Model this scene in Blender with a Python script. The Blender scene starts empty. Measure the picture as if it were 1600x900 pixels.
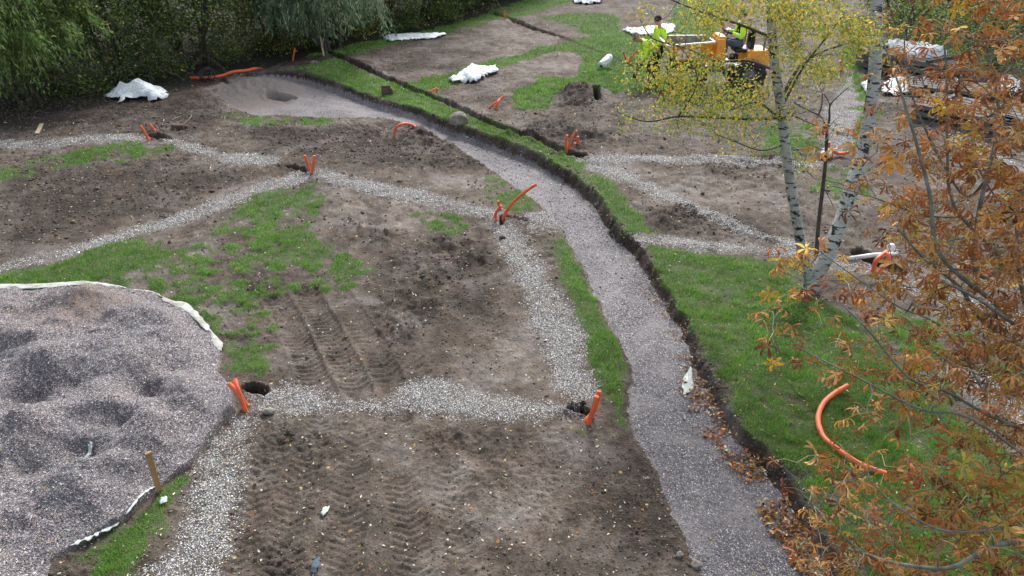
import bpy, bmesh, math, random
import numpy as np
from mathutils import Vector, Matrix
R = math.radians
rng = np.random.default_rng(7)
random.seed(7)
scene = bpy.context.scene
col = scene.collection

# ------------------------------------------------------------------ camera
CAM_H, PITCH, F = 5.0, R(31), 1075.0
cp, sp = math.cos(PITCH), math.sin(PITCH)
cam = bpy.data.objects.new('camera', bpy.data.cameras.new('camera')); col.objects.link(cam)
cam.location = (0, 0, CAM_H); cam.rotation_euler = (R(90) - PITCH, 0, 0)
cam.data.lens = F / 1600 * 36; cam.data.sensor_width = 36
cam.data.clip_start = 0.05; cam.data.clip_end = 2000
scene.camera = cam

def ray(px, py):
    u, v = (px - 800) / F, (450 - py) / F
    return np.array([u, cp + v * sp, -sp + v * cp])
def G(px, py, z=0.0):            # pixel of the photo -> point on the ground plane
    d = ray(px, py); t = (CAM_H - z) / -d[2]
    return np.array([d[0] * t, d[1] * t, z])
def D(px, py, d):                # pixel and distance along the view axis -> point
    r = ray(px, py); return np.array([0, 0, CAM_H]) + r * d
def AY(px, py, Y):               # pixel and world Y -> point
    r = ray(px, py); return np.array([0, 0, CAM_H]) + r * (Y / r[1])

# ------------------------------------------------------------------ noise
def vnoise(x, y, seed=0):
    xi = np.floor(x); yi = np.floor(y); xf = (x - xi); yf = (y - yi)
    xi = xi.astype(np.int64); yi = yi.astype(np.int64)
    def h(a, b):
        n = (a * 374761393 + b * 668265263 + seed * 974711) & 0xffffffff
        n = ((n ^ (n >> 13)) * 1274126177) & 0xffffffff
        n = n ^ (n >> 16)
        return (n & 0xffff) / 65535.0
    u = xf * xf * (3 - 2 * xf); v = yf * yf * (3 - 2 * yf)
    a = h(xi, yi); b = h(xi + 1, yi); c = h(xi, yi + 1); d = h(xi + 1, yi + 1)
    return ((a + (b - a) * u) * (1 - v) + (c + (d - c) * u) * v) * 2 - 1
def fbm(x, y, f, o=4, seed=0, g=.5):
    s = 0; a = 1; t = 0
    ca, sa = math.cos(.6), math.sin(.6)
    X, Y = x * f, y * f
    for i in range(o):
        s = s + a * vnoise(X, Y, seed + i * 17); t += a; a *= g
        X, Y = (X * ca - Y * sa) * 2.03 + 3.1, (X * sa + Y * ca) * 2.03 + 7.7
    return s / t
def ridged(x, y, f, o=4, seed=0):
    s = 0; a = 1; t = 0; X, Y = x * f, y * f
    for i in range(o):
        s = s + a * (1 - np.abs(vnoise(X, Y, seed + i * 13)) * 2); t += a; a *= .55
        X, Y = (X * .8 - Y * .6) * 2.1 + 1.7, (X * .6 + Y * .8) * 2.1 + 4.2
    return s / t
def sst(a, b, x):
    t = np.clip((x - a) / (b - a), 0, 1); return t * t * (3 - 2 * t)

def seg_dist(x, y, P, closed):
    n = len(P); best = np.full(x.shape, 1e9); al = np.zeros(x.shape); sd = np.zeros(x.shape); acc = 0
    for i in range(n if closed else n - 1):
        a = P[i]; b = P[(i + 1) % n]; dx, dy = b[0] - a[0], b[1] - a[1]; L = math.hypot(dx, dy) + 1e-9
        t = np.clip(((x - a[0]) * dx + (y - a[1]) * dy) / L ** 2, 0, 1)
        ex = x - a[0] - t * dx; ey = y - a[1] - t * dy; d = np.hypot(ex, ey)
        m = d < best
        best = np.where(m, d, best); al = np.where(m, acc + t * L, al)
        sd = np.where(m, (dx * (y - a[1]) - dy * (x - a[0])) / L, sd); acc += L
    return best, al, sd
def culled(x, y, P, margin, fn, default):
    P = np.array(P); x0, y0 = P.min(0) - margin; x1, y1 = P.max(0) + margin
    idx = np.nonzero((x > x0) & (x < x1) & (y > y0) & (y < y1))[0]
    outs = [np.full(x.shape, dv, float) for dv in default]
    if len(idx):
        for o, r in zip(outs, fn(x[idx], y[idx], P)): o[idx] = r
    return outs
def sdpoly(x, y, P, margin=.6):
    def fn(x, y, P):
        d, _, _ = seg_dist(x, y, P, True)
        ins = np.zeros(x.shape, bool); n = len(P)
        for i in range(n):
            a = P[i]; b = P[(i + 1) % n]
            if a[1] == b[1]: continue
            c = ((a[1] > y) != (b[1] > y)) & (x < (b[0] - a[0]) * (y - a[1]) / (b[1] - a[1]) + a[0])
            ins ^= c
        return (np.where(ins, d, -d),)
    return culled(x, y, P, margin, fn, (-9.0,))[0]
def line(x, y, P, margin=.8):
    return culled(x, y, P, margin, lambda x, y, P: seg_dist(x, y, P, False), (9.0, 0.0, 9.0))
def gp(pts): return [tuple(G(*p)[:2]) for p in pts]

# ------------------------------------------------------------------ plan of the site (traced outlines, laid out on the ground in metres)
BANK = gp([(375, 122), (400, 118), (440, 114), (475, 118), (520, 128), (560, 142), (600, 155), (650, 168), (700, 190), (750, 208), (800, 225),
      (840, 240), (880, 265), (915, 290), (940, 315), (950, 335), (975, 365), (1000, 385), (1020, 420), (1045, 460), (1075, 505), (1085, 530),
      (1110, 590), (1140, 640), (1170, 680), (1220, 735), (1255, 790), (1290, 850), (1325, 910), (1370, 1000), (1420, 1100)])
LEFT = gp([(330, 152), (360, 166), (400, 180), (430, 178), (520, 183), (600, 182), (650, 198), (700, 222), (750, 255), (800, 290), (840, 322),
      (868, 350), (882, 375), (905, 405), (925, 440), (945, 480), (970, 530), (988, 570), (985, 610), (985, 650), (1005, 690), (1030, 740),
      (1055, 800), (1080, 860), (1105, 910), (1135, 1000), (1170, 1100)])
LEFT = [tuple(np.array(p) - [.10 * float(sst(10.5, 8, np.array(p[1]))), 0]) for p in LEFT]
PATH = BANK + LEFT[::-1]
STRIPS = [
 [(-300, 232), (0, 220), (60, 222), (130, 214), (200, 212), (230, 215), (226, 223), (150, 226), (80, 231), (0, 235), (-300, 250)],
 [(250, 214), (300, 222), (345, 240), (400, 240), (440, 246), (430, 255), (380, 257), (340, 254), (300, 238), (262, 226)],
 [(482, 264), (420, 282), (350, 308), (280, 335), (200, 362), (100, 390), (0, 416), (-300, 500), (-300, 520), (0, 427), (70, 411), (130, 397), (200, 377), (290, 350), (360, 324), (430, 301), (490, 280)],
 [(480, 264), (540, 274), (600, 288), (680, 306), (785, 333), (780, 345), (720, 331), (640, 320), (580, 307), (530, 292), (490, 285)],
 [(768, 350), (790, 400), (815, 450), (830, 500), (848, 550), (866, 600), (885, 626), (935, 616), (920, 570), (914, 520), (892, 480), (862, 440), (832, 395), (806, 348)],
 [(396, 622), (440, 602), (480, 606), (520, 624), (590, 629), (620, 622), (628, 602), (665, 594), (700, 598), (760, 620), (880, 626), (905, 632), (902, 650), (800, 650), (700, 648), (600, 641), (500, 643), (420, 645), (396, 636)],
 [(372, 648), (330, 690), (310, 735), (300, 770), (312, 800), (270, 850), (215, 905), (170, 1000), (300, 1000), (328, 905), (352, 840), (362, 765), (388, 700), (402, 655)],
 [(812, 338), (850, 333), (878, 350), (868, 364), (830, 362)],
 [(892, 246), (950, 238), (1050, 243), (1130, 241), (1220, 248), (1300, 252), (1300, 262), (1200, 258), (1100, 256), (1000, 254), (935, 260), (900, 256)],
 [(920, 255), (985, 270), (1050, 303), (1120, 338), (1200, 370), (1260, 385), (1240, 396), (1150, 364), (1080, 334), (1020, 308), (960, 282), (915, 266)],
 [(985, 368), (1050, 372), (1130, 382), (1200, 390), (1260, 400), (1340, 412), (1450, 442), (1600, 490), (1800, 560), (1800, 590), (1600, 520), (1450, 466), (1350, 432), (1260, 412), (1180, 403), (1090, 395), (1020, 385), (1003, 392), (985, 380)],
 [(1285, 175), (1330, 112), (1352, 165), (1335, 225), (1290, 245)],
 [(1470, 560), (1540, 590), (1700, 700), (1700, 740), (1560, 650), (1480, 600)],
 [(1440, 170), (1480, 175), (1560, 245), (1700, 300), (1700, 330), (1540, 260), (1450, 200)],
]
STRIPS = [gp(s) for s in STRIPS]
GRASS = [   # outline, strength
 ([(1005, 386), (1060, 396), (1150, 408), (1235, 425), (1262, 470), (1330, 500), (1400, 560), (1480, 640), (1560, 700), (1620, 740), (1900, 860), (1900, 1100), (1420, 1100), (1325, 905), (1290, 850), (1255, 790), (1220, 735), (1170, 680), (1110, 590), (1085, 530), (1075, 505), (1045, 460), (1020, 420)], .88),
 ([(882, 380), (905, 412), (930, 450), (953, 500), (982, 560), (981, 600), (988, 668), (970, 672), (958, 630), (928, 590), (912, 545), (908, 490), (885, 420), (870, 385)], 1.0),
 ([(-200, 470), (0, 432), (60, 420), (200, 378), (300, 385), (370, 330), (430, 303), (490, 290), (500, 320), (480, 350), (500, 400), (575, 405), (560, 440), (500, 460), (430, 470), (435, 540), (410, 600), (345, 590), (352, 556), (325, 515), (240, 457), (100, 452), (0, 458), (-200, 480)], .46),
 ([(372, 318), (430, 302), (492, 292), (495, 325), (440, 345), (380, 345)], .7),
 ([(0, 432), (60, 420), (180, 385), (235, 378), (250, 410), (150, 440), (60, 452), (0, 456)], .95),
 ([(240, 452), (300, 470), (360, 520), (420, 530), (420, 590), (345, 590), (352, 556), (325, 515)], .62),
 ([(480, 385), (545, 385), (580, 420), (530, 440), (480, 420)], .6),
 ([(-200, 290), (0, 265), (60, 250), (130, 238), (200, 228), (270, 232), (230, 245), (150, 255), (80, 262), (30, 280), (0, 285), (-200, 320)], .62),
 ([(470, 108), (520, 100), (570, 115), (650, 143), (720, 176), (790, 206), (860, 232), (905, 252), (935, 275), (965, 310), (1000, 352), (1024, 365), (985, 364), (955, 340), (940, 314), (915, 289), (880, 264), (840, 239), (750, 207), (650, 167), (560, 140), (500, 122)], .86),
 ([(650, 132), (720, 112), (800, 92), (870, 70), (940, 60), (910, 45), (850, 26), (950, 26), (965, 50), (1010, 58), (1045, 52), (1070, 0), (1075, -40), (1140, -40), (1115, 20), (1110, 55), (1060, 75), (1010, 90), (1010, 110), (1040, 142), (960, 142), (905, 122), (930, 95), (900, 80), (850, 82), (780, 100), (720, 125), (680, 137)], 1.0),
 ([(805, 155), (850, 130), (910, 125), (900, 138), (860, 145), (845, 165), (815, 168)], 1.0),
 ([(500, 92), (560, 74), (620, 58), (720, 38), (800, 12), (900, -30), (940, -30), (870, 8), (800, 28), (700, 48), (600, 72), (550, 84)], .95),
 ([(655, 335), (720, 333), (740, 350), (700, 372), (665, 358)], .62),
 ([(755, 280), (800, 285), (845, 328), (800, 335), (770, 318)], .72),
 ([(1190, 205), (1270, 195), (1275, 235), (1200, 245)], .5),
 ([(1280, 270), (1350, 265), (1370, 310), (1310, 330), (1285, 300)], .5),
 ([(1325, 82), (1365, 80), (1365, 100), (1332, 106)], 1.0),
 ([(1332, 118), (1352, 125), (1350, 200), (1334, 235)], .9),
 ([(1440, 60), (1620, 60), (1620, 100), (1480, 90)], .5),
 ([(248, 760), (292, 735), (284, 760), (262, 790), (255, 830), (230, 850), (190, 905), (140, 905), (150, 872), (125, 862), (200, 815)], .85),
 ([(880, 655), (960, 660), (950, 685), (890, 680)], .45),
 ([(1250, 640), (1420, 480), (1600, 560), (1600, 640), (1450, 640)], .45),
 ([(370, 175), (420, 180), (520, 184), (510, 190), (400, 190), (360, 180)], .4),
]
GRASS = [(gp(p), s) for p, s in GRASS]
HEAP = gp([(-500, 470), (-200, 462), (0, 461), (80, 458), (160, 453), (240, 460), (290, 488), (330, 522), (348, 556), (340, 585), (362, 612), (370, 645), (335, 685), (297, 732), (245, 768), (190, 822), (115, 862), (85, 885), (75, 925), (20, 1010), (-500, 1100)])
CLODS = [gp(p) for p in [
 [(600, 405), (680, 368), (745, 378), (775, 400), (720, 425), (650, 450), (610, 440)],
 [(575, 470), (640, 440), (690, 470), (650, 520), (600, 560), (580, 520)],
 [(370, 192), (450, 190), (480, 215), (400, 222)], [(560, 195), (690, 205), (760, 260), (700, 270), (600, 240)],
 [(1000, 325), (1070, 325), (1170, 352), (1220, 385), (1100, 368), (1010, 362)],
 [(1095, 240), (1230, 244), (1225, 275), (1110, 275)], [(860, 143), (935, 135), (940, 172), (880, 175)],
 [(395, 655), (470, 655), (480, 700), (400, 705)], [(655, 675), (740, 675), (735, 705), (670, 715)],
 [(370, 430), (420, 435), (415, 470), (375, 460)], [(780, 210), (880, 190), (1000, 225), (860, 235)],
 [(1180, 455), (1280, 455), (1250, 520), (1190, 500)], [(60, 862), (140, 865), (120, 905), (60, 905)],
 [(520, 340), (600, 340), (620, 370), (540, 380)], [(200, 300), (260, 295), (270, 330), (210, 340)], [(400, 850), (480, 850), (470, 900), (400, 900)]]]
DARKSOIL = [gp(p) for p in [
 [(0, 185), (170, 160), (300, 140), (350, 160), (300, 215), (150, 205), (0, 215)],
 [(600, 380), (760, 385), (780, 500), (640, 520), (590, 430)], [(380, 190), (640, 200), (700, 270), (560, 260), (400, 235)],
 [(860, 145), (940, 140), (935, 180), (880, 178)], [(1000, 325), (1200, 355), (1200, 385), (1010, 365)],
 [(520, 60), (760, 30), (800, 70), (700, 110), (600, 110)], [(900, 700), (1010, 690), (1090, 870), (1010, 900), (900, 800)], [(30, 860), (140, 870), (110, 930), (0, 930)],
 [(0, 260), (240, 250), (420, 265), (250, 340), (0, 400)]]]
HEDGE = gp([(-1400, 330), (-420, 235), (-200, 215), (0, 182), (150, 160), (270, 132), (330, 113), (450, 88), (560, 70), (700, 38), (800, 8), (880, -22), (1000, -45)])
DRY = [gp(p) for p in [
 [(480, 290), (640, 310), (700, 340), (640, 380), (500, 350)], [(620, 270), (770, 290), (760, 330), (680, 300)],
 [(780, 480), (850, 560), (860, 620), (760, 610), (740, 520)], [(830, 75), (930, 90), (900, 115), (800, 110)], [(750, 30), (860, 60), (800, 90), (700, 70)],
 [(680, 700), (860, 690), (960, 720), (900, 830), (700, 830)], [(960, 270), (1210, 260), (1230, 350), (1100, 320)], [(340, 130), (430, 120), (520, 140), (480, 165), (380, 175)]]]
GROOVES = [  # polyline, half width, depth
 (gp([(524, 91), (560, 103), (600, 118), (640, 138), (665, 148)]), .10, .35),
 (gp([(665, 148), (720, 172), (765, 195), (800, 206), (850, 225), (878, 238)]), .08, .18),
 (gp([(770, 22), (795, 30), (830, 44), (872, 57)]), .12, .22), (gp([(872, 57), (920, 75), (990, 105)]), .07, .06),
 (gp([(931, 136), (933, 157)]), .05, .8), (gp([(405, 110), (455, 92)]), .10, .1), (gp([(345, 126), (358, 135)]), .06, .12),
 (gp([(388, 606), (412, 614)]), .042, .34), (gp([(892, 638), (916, 646)]), .028, .32), (gp([(908, 640), (910, 633)]), .015, .3), (gp([(783, 340), (783, 356)]), .02, .25),
 (gp([(790, 341), (822, 347)]), .02, .08), (gp([(452, 262), (478, 270)]), .06, .12), (gp([(1345, 400), (1400, 424)]), .12, .3), (gp([(236, 213), (256, 218)]), .09, .2), (gp([(429, 148), (447, 150)]), .17, .45),
 (gp([(895, 242), (905, 244)]), .12, .2), 
 (gp([(510, 85), (528, 92)]), .12, .2)]
def dense(P, n=2):
    P = np.array(P); o = [P[0]]
    for a, b in zip(P[:-1], P[1:]):
        for k in range(1, n + 1): o.append(a + (b - a) * k / n)
    return [tuple(p) for p in o]
TRACKS = [(gp(p), w, per * .82, a) for p, w, per, a in [
 ([(500, 655), (470, 740), (450, 820), (430, 960)], .16, .095, .85), ([(560, 655), (550, 740), (540, 820), (535, 960)], .16, .10, .75),
 ([(620, 655), (625, 740), (640, 820), (655, 960)], .16, .095, 1), ([(430, 690), (385, 800), (350, 960)], .15, .10, .8),
 ([(690, 660), (705, 760), (730, 960)], .16, .10, .7), ([(880, 700), (830, 780), (800, 830)], .15, .1, .5),
 ([(430, 465), (470, 540), (500, 615)], .17, .11, 1.7), ([(478, 455), (525, 540), (560, 612)], .17, .11, 1.8), ([(525, 455), (580, 540), (610, 600)], .17, .12, 1.7),
 ([(570, 470), (640, 560), (660, 590)], .15, .12, .7), ([(765, 480), (780, 540), (745, 600)], .15, .12, .9), ([(350, 350), (420, 400), (450, 460)], .15, .12, .5),
 ([(1140, 250), (1210, 380)], .2, .14, .9), ([(1050, 260), (1160, 350)], .2, .14, .9), ([(600, 60), (760, 100)], .25, .2, .5),
 ([(100, 250), (300, 330)], .2, .14, .6), ([(30, 290), (200, 340)], .2, .14, .5), ([(820, 175), (960, 230)], .2, .16, .6), ([(700, 60), (620, 130)], .25, .18, .5),
 ([(740, 690), (1000, 740)], .17, .11, .45), ([(720, 850), (960, 800)], .17, .11, .45)]]
HB = [  # heap bumps: px, py, radius px-wise in metres, height
 (140, 500, .40, .10), (60, 505, .55, -.16), (100, 482, .5, .07), (20, 540, .5, .12), (240, 520, .6, .10), (235, 628, .30, -.20), (130, 615, .22, -.10), (55, 650, .4, -.17),
 (90, 600, .35, .10), (180, 660, .35, .06), (300, 620, .35, .10), (190, 690, .22, -.12), (130, 735, .25, -.14), (75, 770, .22, -.10), (230, 700, .35, .12), (90, 700, .4, .10),
 (50, 730, .4, .1), (170, 790, .4, .06), (30, 830, .3, -.1), (320, 570, .25, .05), (270, 590, .2, -.05), (0, 590, .4, -.1), (60, 560, .3, .06), (200, 590, .3, .05), (270, 660, .2, -.03)]
_r = random.Random(5)
HB += [(_r.uniform(-60, 330), _r.uniform(480, 850), _r.uniform(.09, .2), _r.uniform(-.055, .045)) for _ in range(46)]
HB = [(G(a, b)[0], G(a, b)[1], r, h) for a, b, r, h in HB]

def terrain(x, y):
    shp = x.shape; x = x.ravel().astype(float); y = y.ravel().astype(float)
    big = np.hypot(x, y)
    w1x = fbm(x, y, 1.3, 3, 5); w1y = fbm(x, y, 1.3, 3, 55)
    w2x = fbm(x, y, 9, 3, 6); w2y = fbm(x, y, 9, 3, 66)
    s = np.clip(y / 9, .7, 2.2)
    xs = x + (.06 * w1x + .04 * w2x) * s; ys = y + (.06 * w1y + .05 * w2y) * s      # edges of the gravel strips wander
    W = np.zeros(x.shape)
    for P in STRIPS:
        W = np.maximum(W, sst(-.22, .13, sdpoly(xs, ys, P) * 1.0 + .06 * w2y + .07 * fbm(x, y, 2.6, 3, 92) - .022 * np.clip(y / 9, .3, 1.6) - .02))
    W *= .80 + .62 * fbm(x, y, 3.5, 4, 91)
    xg = x + (.16 * w1x + .10 * w2x) * s; yg = y + (.16 * w1y + .12 * w2y) * s
    Gm = np.zeros(x.shape)
    tuft = fbm(x, y, 1.6, 4, 21); tuf2 = fbm(x, y, 6.5, 3, 23)
    for P, st in GRASS:
        sd = sdpoly(xg, yg, P) + .16 * np.clip((y - 6.5) / 8, 0, 1.6) - .02
        Gm = np.maximum(Gm, sst(-.14, .16, sd) * np.clip(st + (1.35 - st) * (.6 * tuft + 1.0 * tuf2) * (1.7 if st < .9 else 1.15), 0, 1))
    # path
    w4 = fbm(x, y, 3.5, 3, 64); xp = x + .045 * w2x + .05 * w4; yp = y + .045 * w2y + .03 * w1y
    sp_ = sdpoly(xp, yp, PATH, 1.0)
    dB = line(xp, yp, BANK, 1.5)[0]; dL = line(xp, yp, LEFT, 1.5)[0]
    ins = sp_ > 0
    z = .05 * fbm(x, y, .3, 3, 3) * np.clip(big / 8, .4, 3)
    drop = (.125 + .11 * sst(6, 15, y)) * sst(0.0, .075 * np.clip(y / 9, 1, 3.0), dB) * sst(-.02, .16, dL) * (.35 + .65 * sst(1.5, .2, dB))
    q = G(372, 132); drop = drop * sst(.3, 2.0, np.hypot(x - q[0], y - q[1]))
    Pm = np.where(ins, sst(.07, .11, dB) * sst(.05, .12, dL), 0)
    # heap
    sh = sdpoly(x + .02 * w1x, y + .02 * w1y, HEAP, 1.0)
    H = sst(-.01, .02, sh)
    # mud relief
    mud = (1 - np.clip(Gm * 1.2, 0, 1)) * (1 - Pm) * (1 - H)
    rough = .55 + .9 * sst(-.35, .45, fbm(x, y, .8, 3, 37))
    rel = .030 * fbm(x, y, 1.8, 4, 31) + rough * (.017 * ridged(x, y, 3.6, 4, 41) + .013 * ridged(x, y, 10, 3, 43) + .008 * fbm(x, y, 26, 3, 51)) * np.clip(y / 9, 1, 1.7)
    z = z + rel * mud * (1 - .6 * W)
    z += (.006 * fbm(x, y, 12, 3, 61) + .014 * sst(.3, 1, W)) * W
    z += Gm * (.025 + .018 * fbm(x, y, 5, 3, 71))
    # clods
    c = np.zeros(x.shape)
    for P in CLODS: c = np.maximum(c, sst(-.25, .2, sdpoly(xg, yg, P)))
    c *= (1 - Pm) * (1 - H)
    z += c * (.17 * np.clip(ridged(x, y, 1.7, 5, 77), -.2, 1) * (.6 + .8 * fbm(x, y, 1.1, 2, 5)) + .035 * ridged(x, y, 9, 3, 78) - .02)
    # tracks
    for P, w, per, a in TRACKS:
        d, al, sd = line(x + .03 * w1x, y + .03 * w1y, P, .5)
        m = sst(w * 1.15, w * .85, d) * mud * (1 - W)
        fade = sst(-.75, -.1, fbm(x, y, 1.6, 2, 87))
        ph = (al / per + np.abs(sd) / per * .55 + .10 * w2y) % 1.0
        z += a * fade * m * (.6 + .4 * sst(-.4, .4, w2x)) * (.0175 * (sst(0, .35, ph) - sst(.55, 1, ph)) - .018)
        z += a * .006 * np.exp(-((d - w * 1.15) / .03) ** 2) * mud * (1 - W)
    z = np.where(ins, z * .25 - drop + .008 * fbm(x, y, 2, 3, 81) + .004 * fbm(x, y, 25, 2, 83), z)
    # crumbled foot of the bank
    z = np.where(ins, z + .05 * np.exp(-((dB - .09) / .06) ** 2) * (.6 + .8 * fbm(x, y, 5, 3, 19)), z)
    lip = np.exp(-(dB / .10) ** 2) * (~ins) * (big < 60); z = z + .03 * lip * Gm
    # spoil mound by the head of the path
    for (a, b, r, h) in ((405, 135, .8, .16), (450, 134, .5, .10), (365, 147, .7, .10), (500, 90, .9, .12), (905, 148, .5, .25)):
        q = G(a, b); z = z + h * np.exp(-(((x - q[0]) ** 2 + (y - q[1]) ** 2) / r ** 2)) * (1 + .4 * w2x)
    hz = .06 + .20 * sst(0, .7, sh) + .10 * ridged(x, y, .85, 3, 15) + .035 * ridged(x + .2 * w1x, y, 2.3, 3, 14) * sst(.1, .5, sh) * sst(.1, .6, sh) + .022 * ridged(x + .1 * w1x, y, 5.5, 3, 13) * sst(.1, .4, sh) + .010 * fbm(x, y, 8, 3, 16) + .006 * fbm(x, y, 24, 2, 18)
    for (a, b, r, h) in HB:
        hz = hz + h * 1.55 * np.exp(-(((x - a + .14 * w1x) ** 2 + (y - b + .14 * w1y) ** 2) / (r * .85) ** 2)) * sst(0, .4, sh)
    z = z * (1 - H) + hz * H
    gm = np.zeros(x.shape)
    for P, w, dpt in GROOVES:
        d, al, sd = line(x + .05 * w2x, y + .05 * w2y, P, 1.0)
        m = sst(w * 1.25 + .003 * y, w * .75 - .002 * np.minimum(y, 12), d); z = z - dpt * m; gm = np.maximum(gm, m)
        z += .03 * np.exp(-((d - w * 1.7) / .05) ** 2) * (1 + w2x)
    W = W * (1 - gm); Gm = Gm * (1 - gm) * (1 - Pm) * (1 - H) * np.where(ins, sst(.03, 0, np.minimum(dB, dL)), 1)
    Gm *= 1 - .92 * sst(.35, .7, W)
    W = W * (1 - H) * np.where(ins, .0 + (dL < .25) * .8, 1)
    dk = np.zeros(x.shape)
    for P in DARKSOIL: dk = np.maximum(dk, sst(-.4, .5, sdpoly(xg, yg, P, 1.0)))
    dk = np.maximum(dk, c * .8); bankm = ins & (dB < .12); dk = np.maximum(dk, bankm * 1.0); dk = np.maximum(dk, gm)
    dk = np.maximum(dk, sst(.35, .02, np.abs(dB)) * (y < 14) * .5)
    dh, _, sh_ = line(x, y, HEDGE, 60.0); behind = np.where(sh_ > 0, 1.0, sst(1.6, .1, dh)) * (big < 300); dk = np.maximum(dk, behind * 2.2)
    dr = np.zeros(x.shape)
    for P in DRY: dr = np.maximum(dr, sst(-.5, .5, sdpoly(xg, yg, P, 1.2)))
    q = G(150, 500); sand = .6 * np.exp(-(((x - q[0]) ** 2 + (y - q[1]) ** 2) / .55 ** 2)) + .7 * sst(.0, .8, fbm(x, y, .7, 3, 101))
    q = G(395, 145); fines = np.exp(-(((x - q[0]) ** 2) / 2.2 + ((y - q[1]) ** 2) / 2.6))
    rs = lambda a: np.asarray(a, float).reshape(shp)
    return dict(z=rs(z), G=rs(Gm), W=rs(W), P=rs(np.maximum(Pm, fines * (~gm.astype(bool)) * .0)), H=rs(H), dk=rs(dk), dr=rs(dr), sand=rs(sand), fines=rs(fines), gm=rs(gm), dB=rs(np.where(big < 60, dB, 9)), ins=rs(ins))

# terrain grid: rows follow distance, columns fan out
pys = np.concatenate([np.arange(962, 262, -1.75), np.arange(262, -22, -1.0)])
Yr = np.array([G(800, p)[1] for p in pys])
near = np.array([-60, -30, -12, -6, -3, -1.5, -.5, .3, .9, 1.4, 1.8, 2.1, 2.4, 2.6, 2.8, 2.95])
near = near[near < Yr[0] - .05]
far = Yr[-1] * np.array([1.02, 1.05, 1.1, 1.17, 1.25, 1.4, 1.6, 1.9, 2.3, 3, 4, 6, 9, 14, 22])
rowsY = np.concatenate([near, Yr, far])
us = (np.arange(-220, 1822, 1.75) - 800) / F
ext = np.array([.02, .05, .1, .17, .25, .4, .7, 1.2, 2, 4, 8])
cols = np.concatenate([us[0] - ext[::-1], us, us[-1] + ext])
sc_ = np.maximum(rowsY * cp + CAM_H * sp, 1.0 * cp + CAM_H * sp)
GX = cols[None, :] * sc_[:, None]; GY = np.repeat(rowsY[:, None], len(cols), 1)
T = terrain(GX, GY); GZ = T['z']
r0, r1 = len(near), len(near) + len(Yr) - 1; c0, c1 = len(ext), len(ext) + len(us) - 1

def samp(fi, fj, *arrs):        # bilinear on the grid
    i = fi.astype(int); j = fj.astype(int); a = fi - i; b = fj - j
    return [A[i, j] * (1 - a) * (1 - b) + A[i + 1, j] * a * (1 - b) + A[i, j + 1] * (1 - a) * b + A[i + 1, j + 1] * a * b for A in arrs]
def zat(x, y): return float(terrain(np.array([x]), np.array([y]))['z'][0])
def pb(px, py, dz=0.0):
    q = gpt(px, py, dz)
    return q if q[2] > -.12 else G(px, py, .0)
def gpt(px, py, dz=0.0):
    q = G(px, py); z = zat(q[0], q[1]); q = G(px, py, z); z = zat(q[0], q[1]); return np.array([q[0], q[1], z + dz])
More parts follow.
